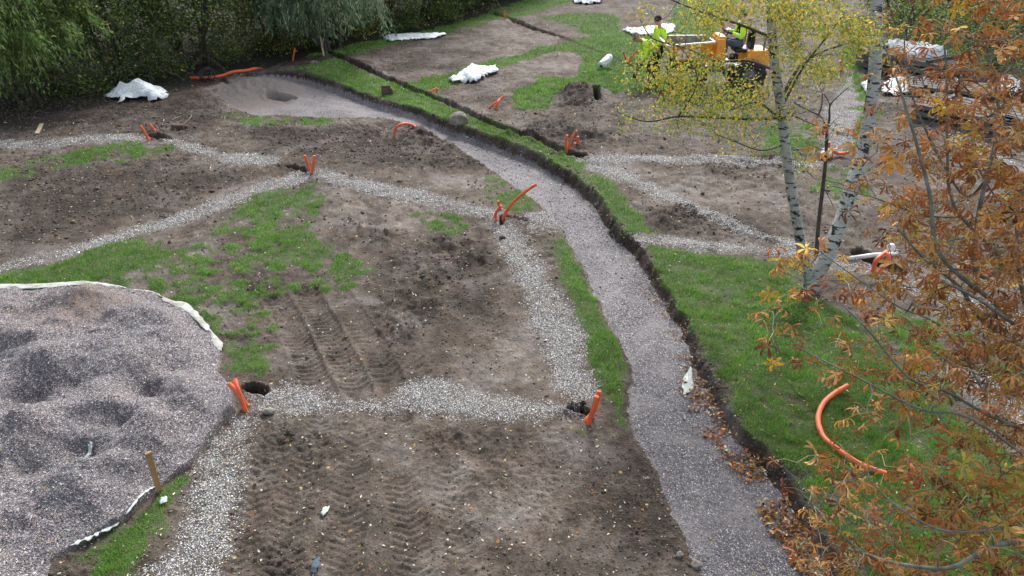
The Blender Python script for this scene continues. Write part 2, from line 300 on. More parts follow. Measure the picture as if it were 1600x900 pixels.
# ------------------------------------------------------------------ materials
def newmat(name):
    m = bpy.data.materials.new(name); m.use_nodes = True; nt = m.node_tree
    for n in list(nt.nodes): nt.nodes.remove(n)
    out = nt.nodes.new('ShaderNodeOutputMaterial'); b = nt.nodes.new('ShaderNodeBsdfPrincipled')
    nt.links.new(b.outputs[0], out.inputs[0]); return m, nt, b, out
class NT:
    def __init__(s, nt): s.nt = nt
    def put(s, sock, v):
        if isinstance(v, (int, float)): sock.default_value = v
        elif isinstance(v, tuple): sock.default_value = v if len(v) == 4 or sock.type == 'VECTOR' else v + (1,)
        else: s.nt.links.new(v, sock)
    def n(s, t, **kw):
        nd = s.nt.nodes.new(t)
        for k, v in kw.items(): setattr(nd, k, v)
        return nd
    def math(s, op, a, b=0.0, c=0.0, clamp=False):
        nd = s.n('ShaderNodeMath', operation=op, use_clamp=clamp)
        for i, v in enumerate((a, b, c)): s.put(nd.inputs[i], v)
        return nd.outputs[0]
    def mix(s, f, a, b, mode='MIX'):
        nd = s.n('ShaderNodeMix', data_type='RGBA', blend_type=mode)
        s.put(nd.inputs[0], f); s.put(nd.inputs[6], a); s.put(nd.inputs[7], b); return nd.outputs[2]
    def mixf(s, f, a, b):
        nd = s.n('ShaderNodeMix', data_type='FLOAT')
        s.put(nd.inputs[0], f); s.put(nd.inputs[2], a); s.put(nd.inputs[3], b); return nd.outputs[0]
    def noise(s, vec, scale, detail=4, rough=.55, dist=0):
        nd = s.n('ShaderNodeTexNoise'); s.put(nd.inputs['Vector'], vec); nd.inputs['Scale'].default_value = scale
        nd.inputs['Detail'].default_value = detail; nd.inputs['Roughness'].default_value = rough; nd.inputs['Distortion'].default_value = dist
        return nd.outputs[0]
    def vor(s, vec, scale, feature='F1'):
        nd = s.n('ShaderNodeTexVoronoi', feature=feature); s.put(nd.inputs['Vector'], vec); nd.inputs['Scale'].default_value = scale; return nd
    def rng(s, v, a, b, c=0.0, d=1.0, smooth=True):
        nd = s.n('ShaderNodeMapRange', interpolation_type='SMOOTHSTEP' if smooth else 'LINEAR')
        s.put(nd.inputs[0], v)
        for i, q in enumerate((a, b, c, d)): s.put(nd.inputs[1 + i], q)
        return nd.outputs[0]
    def ramp(s, v, stops):
        nd = s.n('ShaderNodeValToRGB'); s.put(nd.inputs[0], v); e = nd.color_ramp.elements
        while len(e) < len(stops): e.new(.5)
        for k, (p, c) in enumerate(stops): e[k].position = p; e[k].color = c + (1,)
        return nd.outputs[0]
    def bump(s, h, dist, strength=1.0, normal=None):
        nd = s.n('ShaderNodeBump'); s.put(nd.inputs['Height'], h); nd.inputs['Distance'].default_value = dist; nd.inputs['Strength'].default_value = strength
        if normal is not None: s.put(nd.inputs['Normal'], normal)
        return nd.outputs[0]
    def attr(s, name): return s.n('ShaderNodeAttribute', attribute_name=name)
    def sep(s, c):
        nd = s.n('ShaderNodeSeparateColor'); s.put(nd.inputs[0], c); return nd.outputs

def terrain_mat():
    m, nt, b, out = newmat('site_ground'); q = NT(nt)
    pos = q.n('ShaderNodeNewGeometry').outputs['Position']
    a1 = q.attr('m1'); a2 = q.attr('m2'); s1 = q.sep(a1.outputs['Color']); s2 = q.sep(a2.outputs['Color'])
    Gm, W, P, H = s1[0], s1[1], s1[2], a1.outputs['Alpha']; dk, dr, sand, fin = s2[0], s2[1], s2[2], a2.outputs['Alpha']
    nb = q.noise(pos, 1.1, 7, .68, .5); nm = q.noise(pos, 5, 6, .65); nf = q.noise(pos, 38, 4, .7)
    v1 = q.vor(pos, 72); c1 = q.sep(v1.outputs['Color']); v2 = q.vor(pos, 30); c2 = q.sep(v2.outputs['Color'])
    v3 = q.vor(pos, 16); c3 = q.sep(v3.outputs['Color'])
    # soil
    t = q.math('ADD', q.math('MULTIPLY', nb, .55), q.math('MULTIPLY', nm, .45))
    t = q.math('ADD', t, q.math('MULTIPLY', q.math('SUBTRACT', nf, .5), .35))
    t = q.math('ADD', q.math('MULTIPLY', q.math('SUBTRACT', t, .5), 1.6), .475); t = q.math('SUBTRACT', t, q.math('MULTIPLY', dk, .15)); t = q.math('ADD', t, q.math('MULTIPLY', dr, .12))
    soil = q.ramp(t, [(.22, (.026, .020, .015)), (.38, (.058, .046, .036)), (.52, (.100, .081, .066)), (.66, (.158, .135, .115)), (.85, (.26, .23, .205))])
    red = q.noise(pos, 1.9, 3)
    soil = q.mix(q.rng(red, .45, .7, 0, .22), soil, q.mix(.6, soil, (.15, .085, .06), 'MIX'))
    grey = q.rng(q.noise(pos, 1.1, 4), .5, .72, 0, .6)
    soil = q.mix(grey, soil, q.mix(.55, soil, (.17, .16, .165)))
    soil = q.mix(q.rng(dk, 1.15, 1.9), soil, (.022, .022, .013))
    soil = q.mix(q.rng(Gm, .15, .6, 0, .8), soil, q.mix(nf, (.035, .065, .018), (.075, .12, .03)))
    # pale chips strewn over the soil
    chip = q.math('GREATER_THAN', c2[0], q.mixf(q.rng(q.noise(pos, 1.5, 3), .4, .7), .995, .972))
    chip = q.math('MULTIPLY', chip, q.math('LESS_THAN', v2.outputs['Distance'], .34))
    soil = q.mix(chip, soil, q.mix(c2[1], (.30, .27, .22), (.62, .58, .5)))
    litter = q.math('MULTIPLY', q.math('GREATER_THAN', c3[0], .985), q.math('LESS_THAN', v3.outputs['Distance'], .3))
    soil = q.mix(litter, soil, q.mix(c3[1], (.24, .10, .035), (.42, .33, .14)))
    gap = q.rng(v1.outputs['Distance'], .25, .62, 1, 0)
    # white gravel, cell by cell
    wcol = q.ramp(c1[1], [(0, (.14, .135, .13)), (.35, (.32, .312, .30)), (.7, (.52, .51, .495)), (1, (.80, .79, .76))])
    wcol = q.mix(q.rng(gap, 0, 1, .82, 0), wcol, (.05, .046, .042))
    wm = q.math('GREATER_THAN', q.math('ADD', q.math('MULTIPLY', W, 1.25), q.math('MULTIPLY', q.math('SUBTRACT', nm, .5), .35)), q.math('ADD', c1[2], .12))
    c = q.mix(wm, soil, wcol)
    # path stone with patches of fines
    pcol = q.ramp(c1[1], [(0, (.12, .112, .118)), (.4, (.215, .202, .212)), (.75, (.34, .325, .34)), (.93, (.50, .49, .51)), (1, (.78, .77, .80))])
    pcol = q.mix(q.rng(gap, 0, 1, .7, 0), pcol, (.06, .054, .055))
    fines = q.rng(q.math('ADD', q.noise(pos, 1.7, 5, .6), q.math('MULTIPLY', fin, .2)), .42, .66, 0, .62)
    pcol = q.mix(fines, pcol, q.mix(nf, (.19, .176, .178), (.30, .282, .286)))
    pcol = q.mix(q.math('MULTIPLY', fin, .75), pcol, q.mix(nf, (.15, .128, .115), (.33, .29, .265)))
    Pn = q.rng(q.math('ADD', P, q.math('MULTIPLY', q.math('SUBTRACT', c1[2], .5), .5)), .4, .6)
    c = q.mix(Pn, c, pcol)
    fm = q.math('MULTIPLY', q.rng(fin, .35, .6), q.math('SUBTRACT', 1.0, dk), clamp=True)
    c = q.mix(q.math('MULTIPLY', fm, .75), c, q.mix(nf, (.14, .115, .10), (.30, .26, .235)))
    # heap stone
    hcol = q.ramp(c1[1], [(0, (.115, .10, .105)), (.35, (.225, .20, .205)), (.7, (.35, .32, .325)), (.92, (.49, .465, .48)), (1, (.70, .68, .70))])
    hcol = q.mix(q.rng(q.noise(pos, 1.4, 4), .5, .68, 0, .55), hcol, q.mix(.5, hcol, (.17, .195, .225)))
    hcol = q.mix(q.math('MULTIPLY', sand, .95, clamp=True), hcol, q.mix(nf, (.20, .15, .125), (.42, .33, .28)))
    hcol = q.mix(q.rng(gap, 0, 1, .6, 0), hcol, (.055, .048, .048))
    c = q.mix(H, c, hcol)
    q.put(b.inputs['Base Color'], c); b.inputs['Roughness'].default_value = .92; b.inputs['Specular IOR Level'].default_value = .25
    st = q.math('MAXIMUM', q.math('MULTIPLY', wm, 1.0), q.math('MAXIMUM', q.math('MULTIPLY', Pn, q.math('SUBTRACT', 1.0, fines)), H))
    hgt = q.math('MULTIPLY', q.math('MULTIPLY', gap, c1[0]), st)
    n1 = q.bump(q.math('ADD', q.math('MULTIPLY', nm, .9), q.math('MULTIPLY', nf, .6)), .04, .9)
    q.put(b.inputs['Normal'], q.bump(hgt, .013, .9, n1))
    return m
M = {}
M['ground'] = terrain_mat()

def simple(name, c1, c2=None, scale=8, rough=.7, spec=.4, bump=0, bscale=40, metal=0, detail=5):
    m, nt, b, out = newmat(name); q = NT(nt); tc = q.n('ShaderNodeTexCoord').outputs['Object']
    n = q.noise(tc, scale, detail, .6)
    q.put(b.inputs['Base Color'], q.mix(q.rng(n, .3, .7), c1, c2 or tuple(x * .8 for x in c1)))
    b.inputs['Roughness'].default_value = rough; b.inputs['Specular IOR Level'].default_value = spec; b.inputs['Metallic'].default_value = metal
    if bump: q.put(b.inputs['Normal'], q.bump(q.noise(tc, bscale, 4), bump))
    M[name] = m; return m
simple('conduit', (.80, .14, .04), (.50, .10, .045), 9, .5, .4, .002, 30)
simple('conduit_inside_shade', (.30, .035, .012), (.2, .03, .01), 10, .6)  # conduit orange darkened: shade inside the open mouths put into the colour
simple('black_plastic', (.012, .012, .014), (.03, .03, .03), 10, .4)
simple('white_sheet', (.74, .78, .80), (.58, .63, .66), 3, .55, .5, .01, 14)
simple('pale_fabric', (.44, .46, .43), (.26, .25, .22), 7, .9, .2, .01, 25)
simple('dirty_paper', (.52, .58, .55), (.36, .40, .37), 9, .8, .2, .004, 30)
simple('raw_wood', (.42, .27, .12), (.30, .18, .08), 6, .8, .3, .002, 60)
simple('pale_wood', (.50, .42, .28), (.36, .29, .18), 6, .8, .3, .002, 60)
simple('grey_wood', (.16, .145, .13), (.08, .072, .066), 9, .85, .3, .003, 50)
simple('dark_panel', (.035, .038, .042), (.06, .06, .06), 6, .7)
simple('brown_block', (.13, .085, .07), (.07, .045, .04), 8, .9, .2, .01, 30)
simple('rock', (.26, .24, .21), (.13, .12, .10), 9, .9, .2, .02, 18)
simple('stone_white', (.50, .50, .49), (.30, .30, .31), 60, .85, .3)
simple('white_pipe', (.75, .76, .76), (.6, .6, .6), 8, .45)
simple('dumper_orange', (.88, .34, .02), (.75, .26, .02), 5, .4, .5)
simple('skip_inside', (.16, .15, .14), (.26, .23, .2), 5, .6, .4, .003, 20, .2)
simple('steel', (.22, .22, .23), (.12, .11, .10), 9, .5, .5, 0, 40, .5)
simple('rubber', (.018, .017, .016), (.06, .05, .04), 9, .85, .3, .004, 40)
simple('letter_white', (.85, .85, .85), (.75, .75, .75), 5, .5)
simple('hi_vis', (.62, .95, .05), (.5, .85, .04), 7, .8, .3, .006, 18)
simple('reflective', (.75, .76, .74), (.66, .67, .66), 7, .35)
simple('navy_cloth', (.012, .016, .03), (.02, .026, .04), 7, .9, .2, .006, 18)
simple('black_cloth', (.013, .013, .015), (.025, .025, .027), 7, .9, .2, .006, 18)
simple('grey_trousers', (.10, .13, .17), (.06, .08, .10), 7, .9, .2, .006, 18)
simple('skin', (.50, .29, .20), (.45, .25, .17), 7, .55)
simple('hair_grey', (.20, .17, .15), (.13, .11, .10), 60, .8)
simple('hair_dark', (.03, .02, .015), (.05, .035, .025), 60, .8)
simple('bark_brown', (.075, .068, .052), (.16, .15, .125), 14, .9, .2, .01, 30)
simple('bark_green', (.085, .10, .075), (.20, .22, .19), 12, .9, .2, .006, 35)
simple('twig_pale', (.42, .36, .16), (.30, .22, .10), 12, .7)
simple('twig_dark', (.05, .042, .035), (.09, .08, .07), 12, .85)
simple('dead_twig', (.30, .26, .2), (.18, .15, .11), 12, .85)

def sheet_creases(m):
    nt = m.node_tree; q = NT(nt); b = next(n for n in nt.nodes if n.type == 'BSDF_PRINCIPLED'); tc = q.n('ShaderNodeTexCoord').outputs['Object']
    w = q.n('ShaderNodeVectorMath', operation='ADD'); q.put(w.inputs[0], tc); nz = q.n('ShaderNodeTexNoise'); q.put(nz.inputs['Vector'], tc); nz.inputs['Scale'].default_value = 2.5; q.put(w.inputs[1], nz.outputs['Color'])
    a = q.vor(w.outputs[0], 3.2, 'DISTANCE_TO_EDGE').outputs[0]; c = q.vor(w.outputs[0], 8.5, 'DISTANCE_TO_EDGE').outputs[0]
    q.put(b.inputs['Normal'], q.bump(q.math('ADD', a, q.math('MULTIPLY', c, .35)), .075, .8))
sheet_creases(M['white_sheet'])
def birch_mat():
    m, nt, b, out = newmat('birch_bark'); q = NT(nt); tc = q.n('ShaderNodeTexCoord').outputs['Object']
    mp = q.n('ShaderNodeMapping'); q.put(mp.inputs[0], tc); mp.inputs['Scale'].default_value = (4, 4, 22)
    ln = q.noise(mp.outputs[0], 1.5, 4, .6); mp2 = q.n('ShaderNodeMapping'); q.put(mp2.inputs[0], tc); mp2.inputs['Scale'].default_value = (7, 7, 11)
    pt = q.noise(mp2.outputs[0], 1.1, 5, .6, .6); fn = q.noise(tc, 45, 4)
    c = q.mix(fn, (.26, .275, .265), (.52, .53, .50))
    c = q.mix(q.rng(q.noise(tc, 6, 4), .48, .66, 0, .6), c, (.22, .25, .22))
    c = q.mix(q.rng(ln, .56, .62), c, (.03, .028, .026)); c = q.mix(q.rng(pt, .565, .61), c, (.025, .022, .02))
    q.put(b.inputs['Base Color'], c); b.inputs['Roughness'].default_value = .8; b.inputs['Specular IOR Level'].default_value = .3
    q.put(b.inputs['Normal'], q.bump(q.math('ADD', pt, fn), .012)); M['birch_bark'] = m
birch_mat()
def leaf_mat(name, trans=.3, rough=.6, spec=.35, spots=0.0):
    m, nt, b, out = newmat(name); q = NT(nt); a = q.attr('Col').outputs['Color']
    if spots:
        pos = q.n('ShaderNodeTexCoord').outputs['Object']; n = q.noise(pos, 45, 4, .65)
        a = q.mix(q.rng(n, .52, .66, 0, spots), a, (.10, .035, .012))
    q.put(b.inputs['Base Color'], a); b.inputs['Roughness'].default_value = rough; b.inputs['Specular IOR Level'].default_value = spec
    tr = q.n('ShaderNodeBsdfTranslucent'); q.put(tr.inputs[0], a); mx = q.n('ShaderNodeMixShader'); mx.inputs[0].default_value = trans
    nt.links.new(b.outputs[0], mx.inputs[1]); nt.links.new(tr.outputs[0], mx.inputs[2]); nt.links.new(mx.outputs[0], out.inputs[0])
    M[name] = m
leaf_mat('leaf', .30); leaf_mat('dry_leaf', .22, .65, .25, .75); leaf_mat('grass_blade', .25, .6, .3)
leaf_mat('litter', .1, .8, .2, .3)
def attr_mat(name):
    m, nt, b, out = newmat(name); q = NT(nt); q.put(b.inputs['Base Color'], q.attr('Col').outputs['Color']); b.inputs['Roughness'].default_value = .85
    b.inputs['Specular IOR Level'].default_value = .25; M[name] = m
attr_mat('pebble')

# ------------------------------------------------------------------ mesh helpers
def tag(o, label=None, cat=None, group=None, kind=None):
    if label: o['label'] = label
    if cat: o['category'] = cat
    if group: o['group'] = group
    if kind: o['kind'] = kind
    return o
ORI = {}
def link(name, me, parent=None, origin=None):
    o = bpy.data.objects.new(name, me); col.objects.link(o)
    if parent is not None: o.parent = parent; ORI[o.name] = ORI.get(parent.name, np.zeros(3))
    else:
        ORI[o.name] = np.array(origin if origin is not None else (0, 0, 0), float); o.location = ORI[o.name]
    return o
def empty(name, loc, rz=0, world=True):
    o = bpy.data.objects.new(name, None); col.objects.link(o); o.location = loc; o.rotation_euler = (0, 0, rz)
    o.empty_display_size = .2; ORI[o.name] = np.array(loc, float) if world else np.zeros(3); return o
def npmesh(name, V, Fs, mat, colr=None, smooth=False, parent=None, origin=None):
    """V (n,3); Fs (m,k) one face size"""
    V = np.asarray(V, np.float32); Fs = np.asarray(Fs, np.int32)
    org = ORI[parent.name] if parent is not None else np.array(origin if origin is not None else (0, 0, 0), float)
    V = V - org.astype(np.float32)
    me = bpy.data.meshes.new(name); me.vertices.add(len(V)); me.vertices.foreach_set('co', V.ravel())
    k = Fs.shape[1]; me.loops.add(Fs.size); me.loops.foreach_set('vertex_index', Fs.ravel())
    me.polygons.add(len(Fs)); me.polygons.foreach_set('loop_start', np.arange(0, Fs.size, k, dtype=np.int32))
    me.polygons.foreach_set('loop_total', np.full(len(Fs), k, np.int32))
    if smooth: me.polygons.foreach_set('use_smooth', np.ones(len(Fs), bool))
    if colr is not None:
        for nm, arr in (colr.items() if isinstance(colr, dict) else (('Col', colr),)):
            at = me.color_attributes.new(nm, 'FLOAT_COLOR', 'POINT')
            arr = np.asarray(arr, np.float32)
            if arr.shape[1] == 3: arr = np.concatenate([arr, np.ones((len(arr), 1), np.float32)], 1)
            at.data.foreach_set('color', arr.ravel())
    me.update(calc_edges=True); me.validate(verbose=False)
    me.materials.append(mat); return link(name, me, parent, origin)

class MB:
    def __init__(s): s.v = []; s.f = []
    def add(s, vs, fs):
        o = len(s.v); s.v += [tuple(map(float, p)) for p in vs]; s.f += [tuple(i + o for i in f) for f in fs]
    def box(s, c, size, rot=None, taper=None):
        hx, hy, hz = [q / 2 for q in size]; P = []
        for z in (-1, 1):
            tx, ty = (taper if taper and z > 0 else (1, 1))
            for x, y in ((-1, -1), (1, -1), (1, 1), (-1, 1)): P.append(Vector((x * hx * tx, y * hy * ty, z * hz)))
        if rot is not None: P = [rot @ p for p in P]
        s.add([p + Vector(c) for p in P], [(0, 3, 2, 1), (4, 5, 6, 7), (0, 1, 5, 4), (1, 2, 6, 5), (2, 3, 7, 6), (3, 0, 4, 7)])
    def bar(s, a, b, w, h=None):
        a, b = Vector(a), Vector(b); d = b - a; q = d.to_track_quat('Z', 'Y').to_matrix(); s.box((a + b) / 2, (w, h or w, d.length), q)
    def tube(s, pts, rad, n=8, cap=True, open_end=False):
        P = [Vector(p) for p in pts]; rad = list(rad) if hasattr(rad, '__len__') else [rad] * len(P); rings = []
        t0 = (P[1] - P[0]).normalized(); up = Vector((0, 0, 1)) if abs(t0.z) < .9 else Vector((1, 0, 0)); nrm = t0.cross(up).normalized()
        for i, p in enumerate(P):
            t = ((P[min(i + 1, len(P) - 1)] - P[max(i - 1, 0)])).normalized()
            nrm = (nrm - t * nrm.dot(t)).normalized(); bn = t.cross(nrm)
            rings.append([p + (nrm * math.cos(2 * math.pi * k / n) + bn * math.sin(2 * math.pi * k / n)) * rad[i] for k in range(n)])
        o = len(s.v)
        for r in rings: s.v += [tuple(q) for q in r]
        for i in range(len(P) - 1):
            for k in range(n): k2 = (k + 1) % n; s.f.append((o + i * n + k, o + i * n + k2, o + (i + 1) * n + k2, o + (i + 1) * n + k))
        if cap:
            s.f.append(tuple(o + k for k in reversed(range(n)))); s.f.append(tuple(o + (len(P) - 1) * n + k for k in range(n)))
    def ball(s, c, r, n=10, m=7, rot=None):
        r = r if hasattr(r, '__len__') else (r, r, r); vs = []; fs = []
        for i in range(m + 1):
            th = math.pi * i / m
            for k in range(n):
                p = Vector((r[0] * math.sin(th) * math.cos(2 * math.pi * k / n), r[1] * math.sin(th) * math.sin(2 * math.pi * k / n), r[2] * math.cos(th)))
                if rot is not None: p = rot @ p
                vs.append(p + Vector(c))
        for i in range(m):
            for k in range(n): k2 = (k + 1) % n; fs.append((i * n + k, (i + 1) * n + k, (i + 1) * n + k2, i * n + k2))
        s.add(vs, fs)
    def build(s, name, mat, parent=None, smooth=True, origin=None, bevel=0):
        org = ORI[parent.name] if parent is not None else np.array(origin if origin is not None else (0, 0, 0), float)
        me = bpy.data.meshes.new(name); me.from_pydata([tuple(np.array(p) - org) for p in s.v], [], s.f); me.update()
        if smooth:
            for p in me.polygons: p.use_smooth = True
        me.materials.append(mat); o = link(name, me, parent, origin)
        if bevel:
            b = o.modifiers.new('bevel', 'BEVEL'); b.width = bevel; b.segments = 2; b.limit_method = 'ANGLE'
        return o
def smoothline(pts, n=6):
    P = [np.array(p, float) for p in pts]
    if len(P) < 3: return [P[0] + (P[1] - P[0]) * k / n for k in range(n + 1)]
    out = []
    for i in range(len(P) - 1):
        a = P[max(i - 1, 0)]; b = P[i]; c = P[i + 1]; d = P[min(i + 2, len(P) - 1)]
        for k in range(n):
            t = k / n; out.append(.5 * ((2 * b) + (c - a) * t + (2 * a - 5 * b + 4 * c - d) * t * t + (3 * b - a - 3 * c + d) * t ** 3))
    out.append(P[-1]); return out

def rots(n, yaw=None, pitch=None, roll=None):
    """n rotation matrices: local +X leaf axis; yaw about z, pitch up/down, roll about axis"""
    cy, sy = np.cos(yaw), np.sin(yaw); cpi, spi = np.cos(pitch), np.sin(pitch); cr, sr = np.cos(roll), np.sin(roll)
    ax = np.stack([cy * cpi, sy * cpi, spi], -1)
    side0 = np.stack([-sy, cy, np.zeros_like(cy)], -1); up0 = np.cross(ax, side0)
    side = side0 * cr[:, None] + up0 * sr[:, None]; up = np.cross(ax, side)
    return np.stack([ax, side, up], -1)   # columns
def scatter(name, templ, pos, rot, scale, colors, mat, parent=None, smooth=False, origin=None, noise_col=.0):
    """templ (V,F) with equal-size faces"""
    tv, tf = np.asarray(templ[0], float), np.asarray(templ[1], int); n = len(pos)
    scale = np.asarray(scale, float)
    if scale.ndim == 1: scale = np.repeat(scale[:, None], 3, 1)
    V = np.einsum('nij,nkj->nki', rot, tv[None] * scale[:, None, :]) + pos[:, None, :]
    Fc = (tf[None] + (np.arange(n) * len(tv))[:, None, None]).reshape(-1, tf.shape[1])
    C = np.repeat(colors, len(tv), 0)
    return npmesh(name, V.reshape(-1, 3), Fc, mat, C, smooth, parent, origin)
def palette(n, cols_, w=None, jit=.2):
    cols_ = np.array(cols_); w = np.array(w or [1] * len(cols_), float); i = rng.choice(len(cols_), n, p=w / w.sum())
    j = np.clip(1 + rng.normal(0, jit, (n, 1)), .4, 1.8); return np.clip(cols_[i] * j * (1 + rng.normal(0, jit * .35, (n, 3))), .003, .95)
LEAF4 = ([(0, 0, 0), (.5, .28, .07), (1, 0, -.05), (.5, -.28, .07)], [(0, 1, 2, 3)])
NARROW = ([(0, 0, 0), (.45, .09, .02), (1, 0, -.12), (.45, -.09, .02)], [(0, 1, 2, 3)])

# ------------------------------------------------------------------ the ground, split by what it carries
nr, nc = GX.shape
ids = np.arange(nr * nc).reshape(nr, nc)
quads = np.stack([ids[:-1, :-1], ids[:-1, 1:], ids[1:, 1:], ids[1:, :-1]], -1).reshape(-1, 4)
Vall = np.stack([GX, GY, GZ], -1).reshape(-1, 3)
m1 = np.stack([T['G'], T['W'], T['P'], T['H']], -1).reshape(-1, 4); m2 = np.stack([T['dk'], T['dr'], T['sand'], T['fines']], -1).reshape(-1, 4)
def avg(A): A = A.reshape(-1); return A[quads].mean(1)
fP, fH, fW = avg(T['P']), avg(T['H']), avg(T['W'])
cls = np.zeros(len(quads), int); cls[fW > .55] = 1; cls[fP > .5] = 2; cls[fH > .5] = 3
for k, nm in enumerate(('ground', 'gravel', 'path', 'gravel_bed')):
    qd = quads[cls == k]; u, inv = np.unique(qd, return_inverse=True)
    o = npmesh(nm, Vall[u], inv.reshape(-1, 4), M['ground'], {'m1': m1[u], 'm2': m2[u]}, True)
    if k in (0, 2): tag(o, kind='structure')
    elif k == 1: tag(o, 'pale gravel filling the cable trenches across the brown soil', 'gravel', kind='stuff')
    else: tag(o, 'round bed heaped with loose mauve grey crushed stone at left', 'gravel bed')

def rand_cells(n):
    fi = rng.uniform(r0, r1 - 1.01, n); fj = rng.uniform(c0, c1 - 1.01, n); return fi, fj
# loose stones
fi, fj = rand_cells(900000)
x, y, z, w_, p_, h_, g_ = samp(fi, fj, GX, GY, GZ, T['W'], T['P'], T['H'], T['G'])
pr = np.where(w_ > .15, w_ * .30, 0) + p_ * .10 + h_ * .16 + .006
keep = (rng.random(len(x)) < pr) & (y < 15) & (g_ < .5)
x, y, z, w_, p_, h_ = [a[keep] for a in (x, y, z, w_, p_, h_)]
n = len(x); s = rng.uniform(.0045, .011, n) * np.where(rng.random(n) < .04, 1.7, 1) * np.clip(y / 7, .85, 1.6)
OCT = ([(1, 0, .1), (0, 1, -.1), (-1, .2, 0), (.1, -1, 0), (0, .1, .8), (0, 0, -.7)], [(0, 1, 4), (1, 2, 4), (2, 3, 4), (3, 0, 4), (1, 0, 5), (2, 1, 5), (3, 2, 5), (0, 3, 5)])
cc = np.where((w_ > .3)[:, None], palette(n, [(.56, .55, .53), (.39, .38, .37), (.23, .225, .22), (.76, .75, .72)], [3, 3, 2, 1.2], .15),
     palette(n, [(.31, .295, .315), (.21, .195, .205), (.46, .45, .48), (.28, .22, .20)], [3, 3, 1.2, 1], .2))
plain = (w_ < .3) & (p_ < .3) & (h_ < .3); cc[plain] = palette(int(plain.sum()), [(.5, .46, .38), (.28, .25, .2), (.16, .13, .1)], None, .2)
o = scatter('loose_stones', OCT, np.stack([x, y, z + s * .25], -1), rots(n, rng.uniform(0, 6.3, n), rng.normal(0, .4, n), rng.normal(0, .4, n)),
        np.stack([s * rng.uniform(.8, 1.5, n), s, s * rng.uniform(.6, 1, n)], -1), cc, M['pebble'])
tag(o, 'small loose stones strewn over gravel, path and soil', 'stones', kind='stuff'); print('stones', n)
# soil crumbs
fi, fj = rand_cells(500000)
x, y, z, w_, p_, h_, g_, d_ = samp(fi, fj, GX, GY, GZ, T['W'], T['P'], T['H'], T['G'], T['dk'])
dBs, = samp(fi, fj, T['dB'])
keep = (rng.random(len(x)) < (.03 + .12 * d_ * d_ + .25 * (dBs < .22))) & (w_ < .4) & (p_ < .5) & (h_ < .2) & (g_ < .5) & (y < 19)
x, y, z = x[keep], y[keep], z[keep]; n = len(x); s = rng.uniform(.006, .02, n) * np.where(rng.random(n) < .05, 1.9, 1) * np.clip(y / 8, .7, 1.5)
o = scatter('soil_crumbs', OCT, np.stack([x, y, z + s * .2], -1), rots(n, rng.uniform(0, 6.3, n), rng.normal(0, .5, n), rng.normal(0, .5, n)),
        np.stack([s * rng.uniform(.8, 1.5, n), s, s * rng.uniform(.5, 1, n)], -1), palette(n, [(.085, .068, .054), (.13, .106, .086), (.055, .044, .035)], None, .2), M['pebble'])
tag(o, 'crumbs and small clods of dark soil', 'soil', kind='stuff'); print('crumbs', n)
# grass
fi, fj = rand_cells(2900000)
x, y, z, g_ = samp(fi, fj, GX, GY, GZ, T['G'])
tn = fbm(x, y, 7, 2, 44)
pr = sst(.22, .80, g_) * .80 + .10 * (g_ > .08) + .004
keep = (rng.random(len(x)) < pr * (.75 + .5 * tn)) & ~((g_ < .05) & (y > 12))
x, y, z, g_, tn = [a[keep] for a in (x, y, z, g_, tn)]; n = len(x); print('grass', n)
hgt = rng.uniform(.022, .055, n) * (.6 + .6 * g_) * (1 + .5 * tn) * np.clip(y / 14, 1, 1.4); wd = .0035 * np.clip(y / 5, 1, 4.5)
yaw = rng.uniform(0, 6.3, n); Rm = rots(n, yaw, rng.uniform(.5, 1.5, n), rng.uniform(-1.5, 1.5, n))
BL = ([(0, -.5, 0), (0, .5, 0), (1, 0, .25)], [(0, 1, 2)])
patch = 1.3 * fbm(x, y, .9, 3, 33) + 1.1 * fbm(x, y, 4.5, 2, 34)
cc = palette(n, [(.12, .31, .04), (.18, .40, .055), (.075, .21, .03), (.30, .32, .09), (.42, .36, .20)], [5, 4, 2, 1.2, 1.1], .22) * (1 + .25 * patch)[:, None]
o = scatter('grass', BL, np.stack([x, y, z - .004], -1), Rm, np.stack([hgt, wd, hgt], -1), np.clip(cc, 0, 1), M['grass_blade'])
tag(o, 'short green turf left in patches between the bare soil', 'grass', kind='stuff')
# leaf litter
fi, fj = rand_cells(260000)
x, y, z, g_, dBs, ins_, h_, p_ = samp(fi, fj, GX, GY, GZ, T['G'], T['dB'], T['ins'], T['H'], T['P'])
foot = (ins_ > .5) & (dBs < np.where(y < 6.4, .36, .26)) & (dBs > .06)
pr = np.where(foot, np.where(y < 6.4, .95, np.where(y < 9, .55, .13)) * (fbm(x, y, 3, 2, 9) > -.25), (.014 + .028 * (x > 2) * (g_ > .3)) + .045 * (x > 2.3) * (y < 8) * (g_ > .2) + .007 * (y < 6.5) * (p_ < .3) * (h_ < .3))
pr = np.where(y > 20, pr * .5, pr)
keep = rng.random(len(x)) < pr
x, y, z, foot = x[keep], y[keep], z[keep], foot[keep]; n = len(x); print('litter', n)
s = rng.uniform(.02, .045, n) * np.clip(y / 8, .9, 1.8) * np.where(foot & (y < 7), 1.5, 1)
cc = palette(n, [(.50, .46, .30), (.36, .28, .10), (.30, .13, .04), (.60, .58, .46), (.18, .08, .035)], [2.5, 1.5, 2, 1.6, 1.5], .2)
ft = (foot | ((x > 2.3) & (y < 8))) & (y < 9) & (rng.random(n) < .8); cc[ft] = palette(int(ft.sum()), [(.42, .19, .06), (.28, .12, .045), (.16, .07, .03), (.58, .46, .24)], [3, 3, 1.6, 1.3], .25)
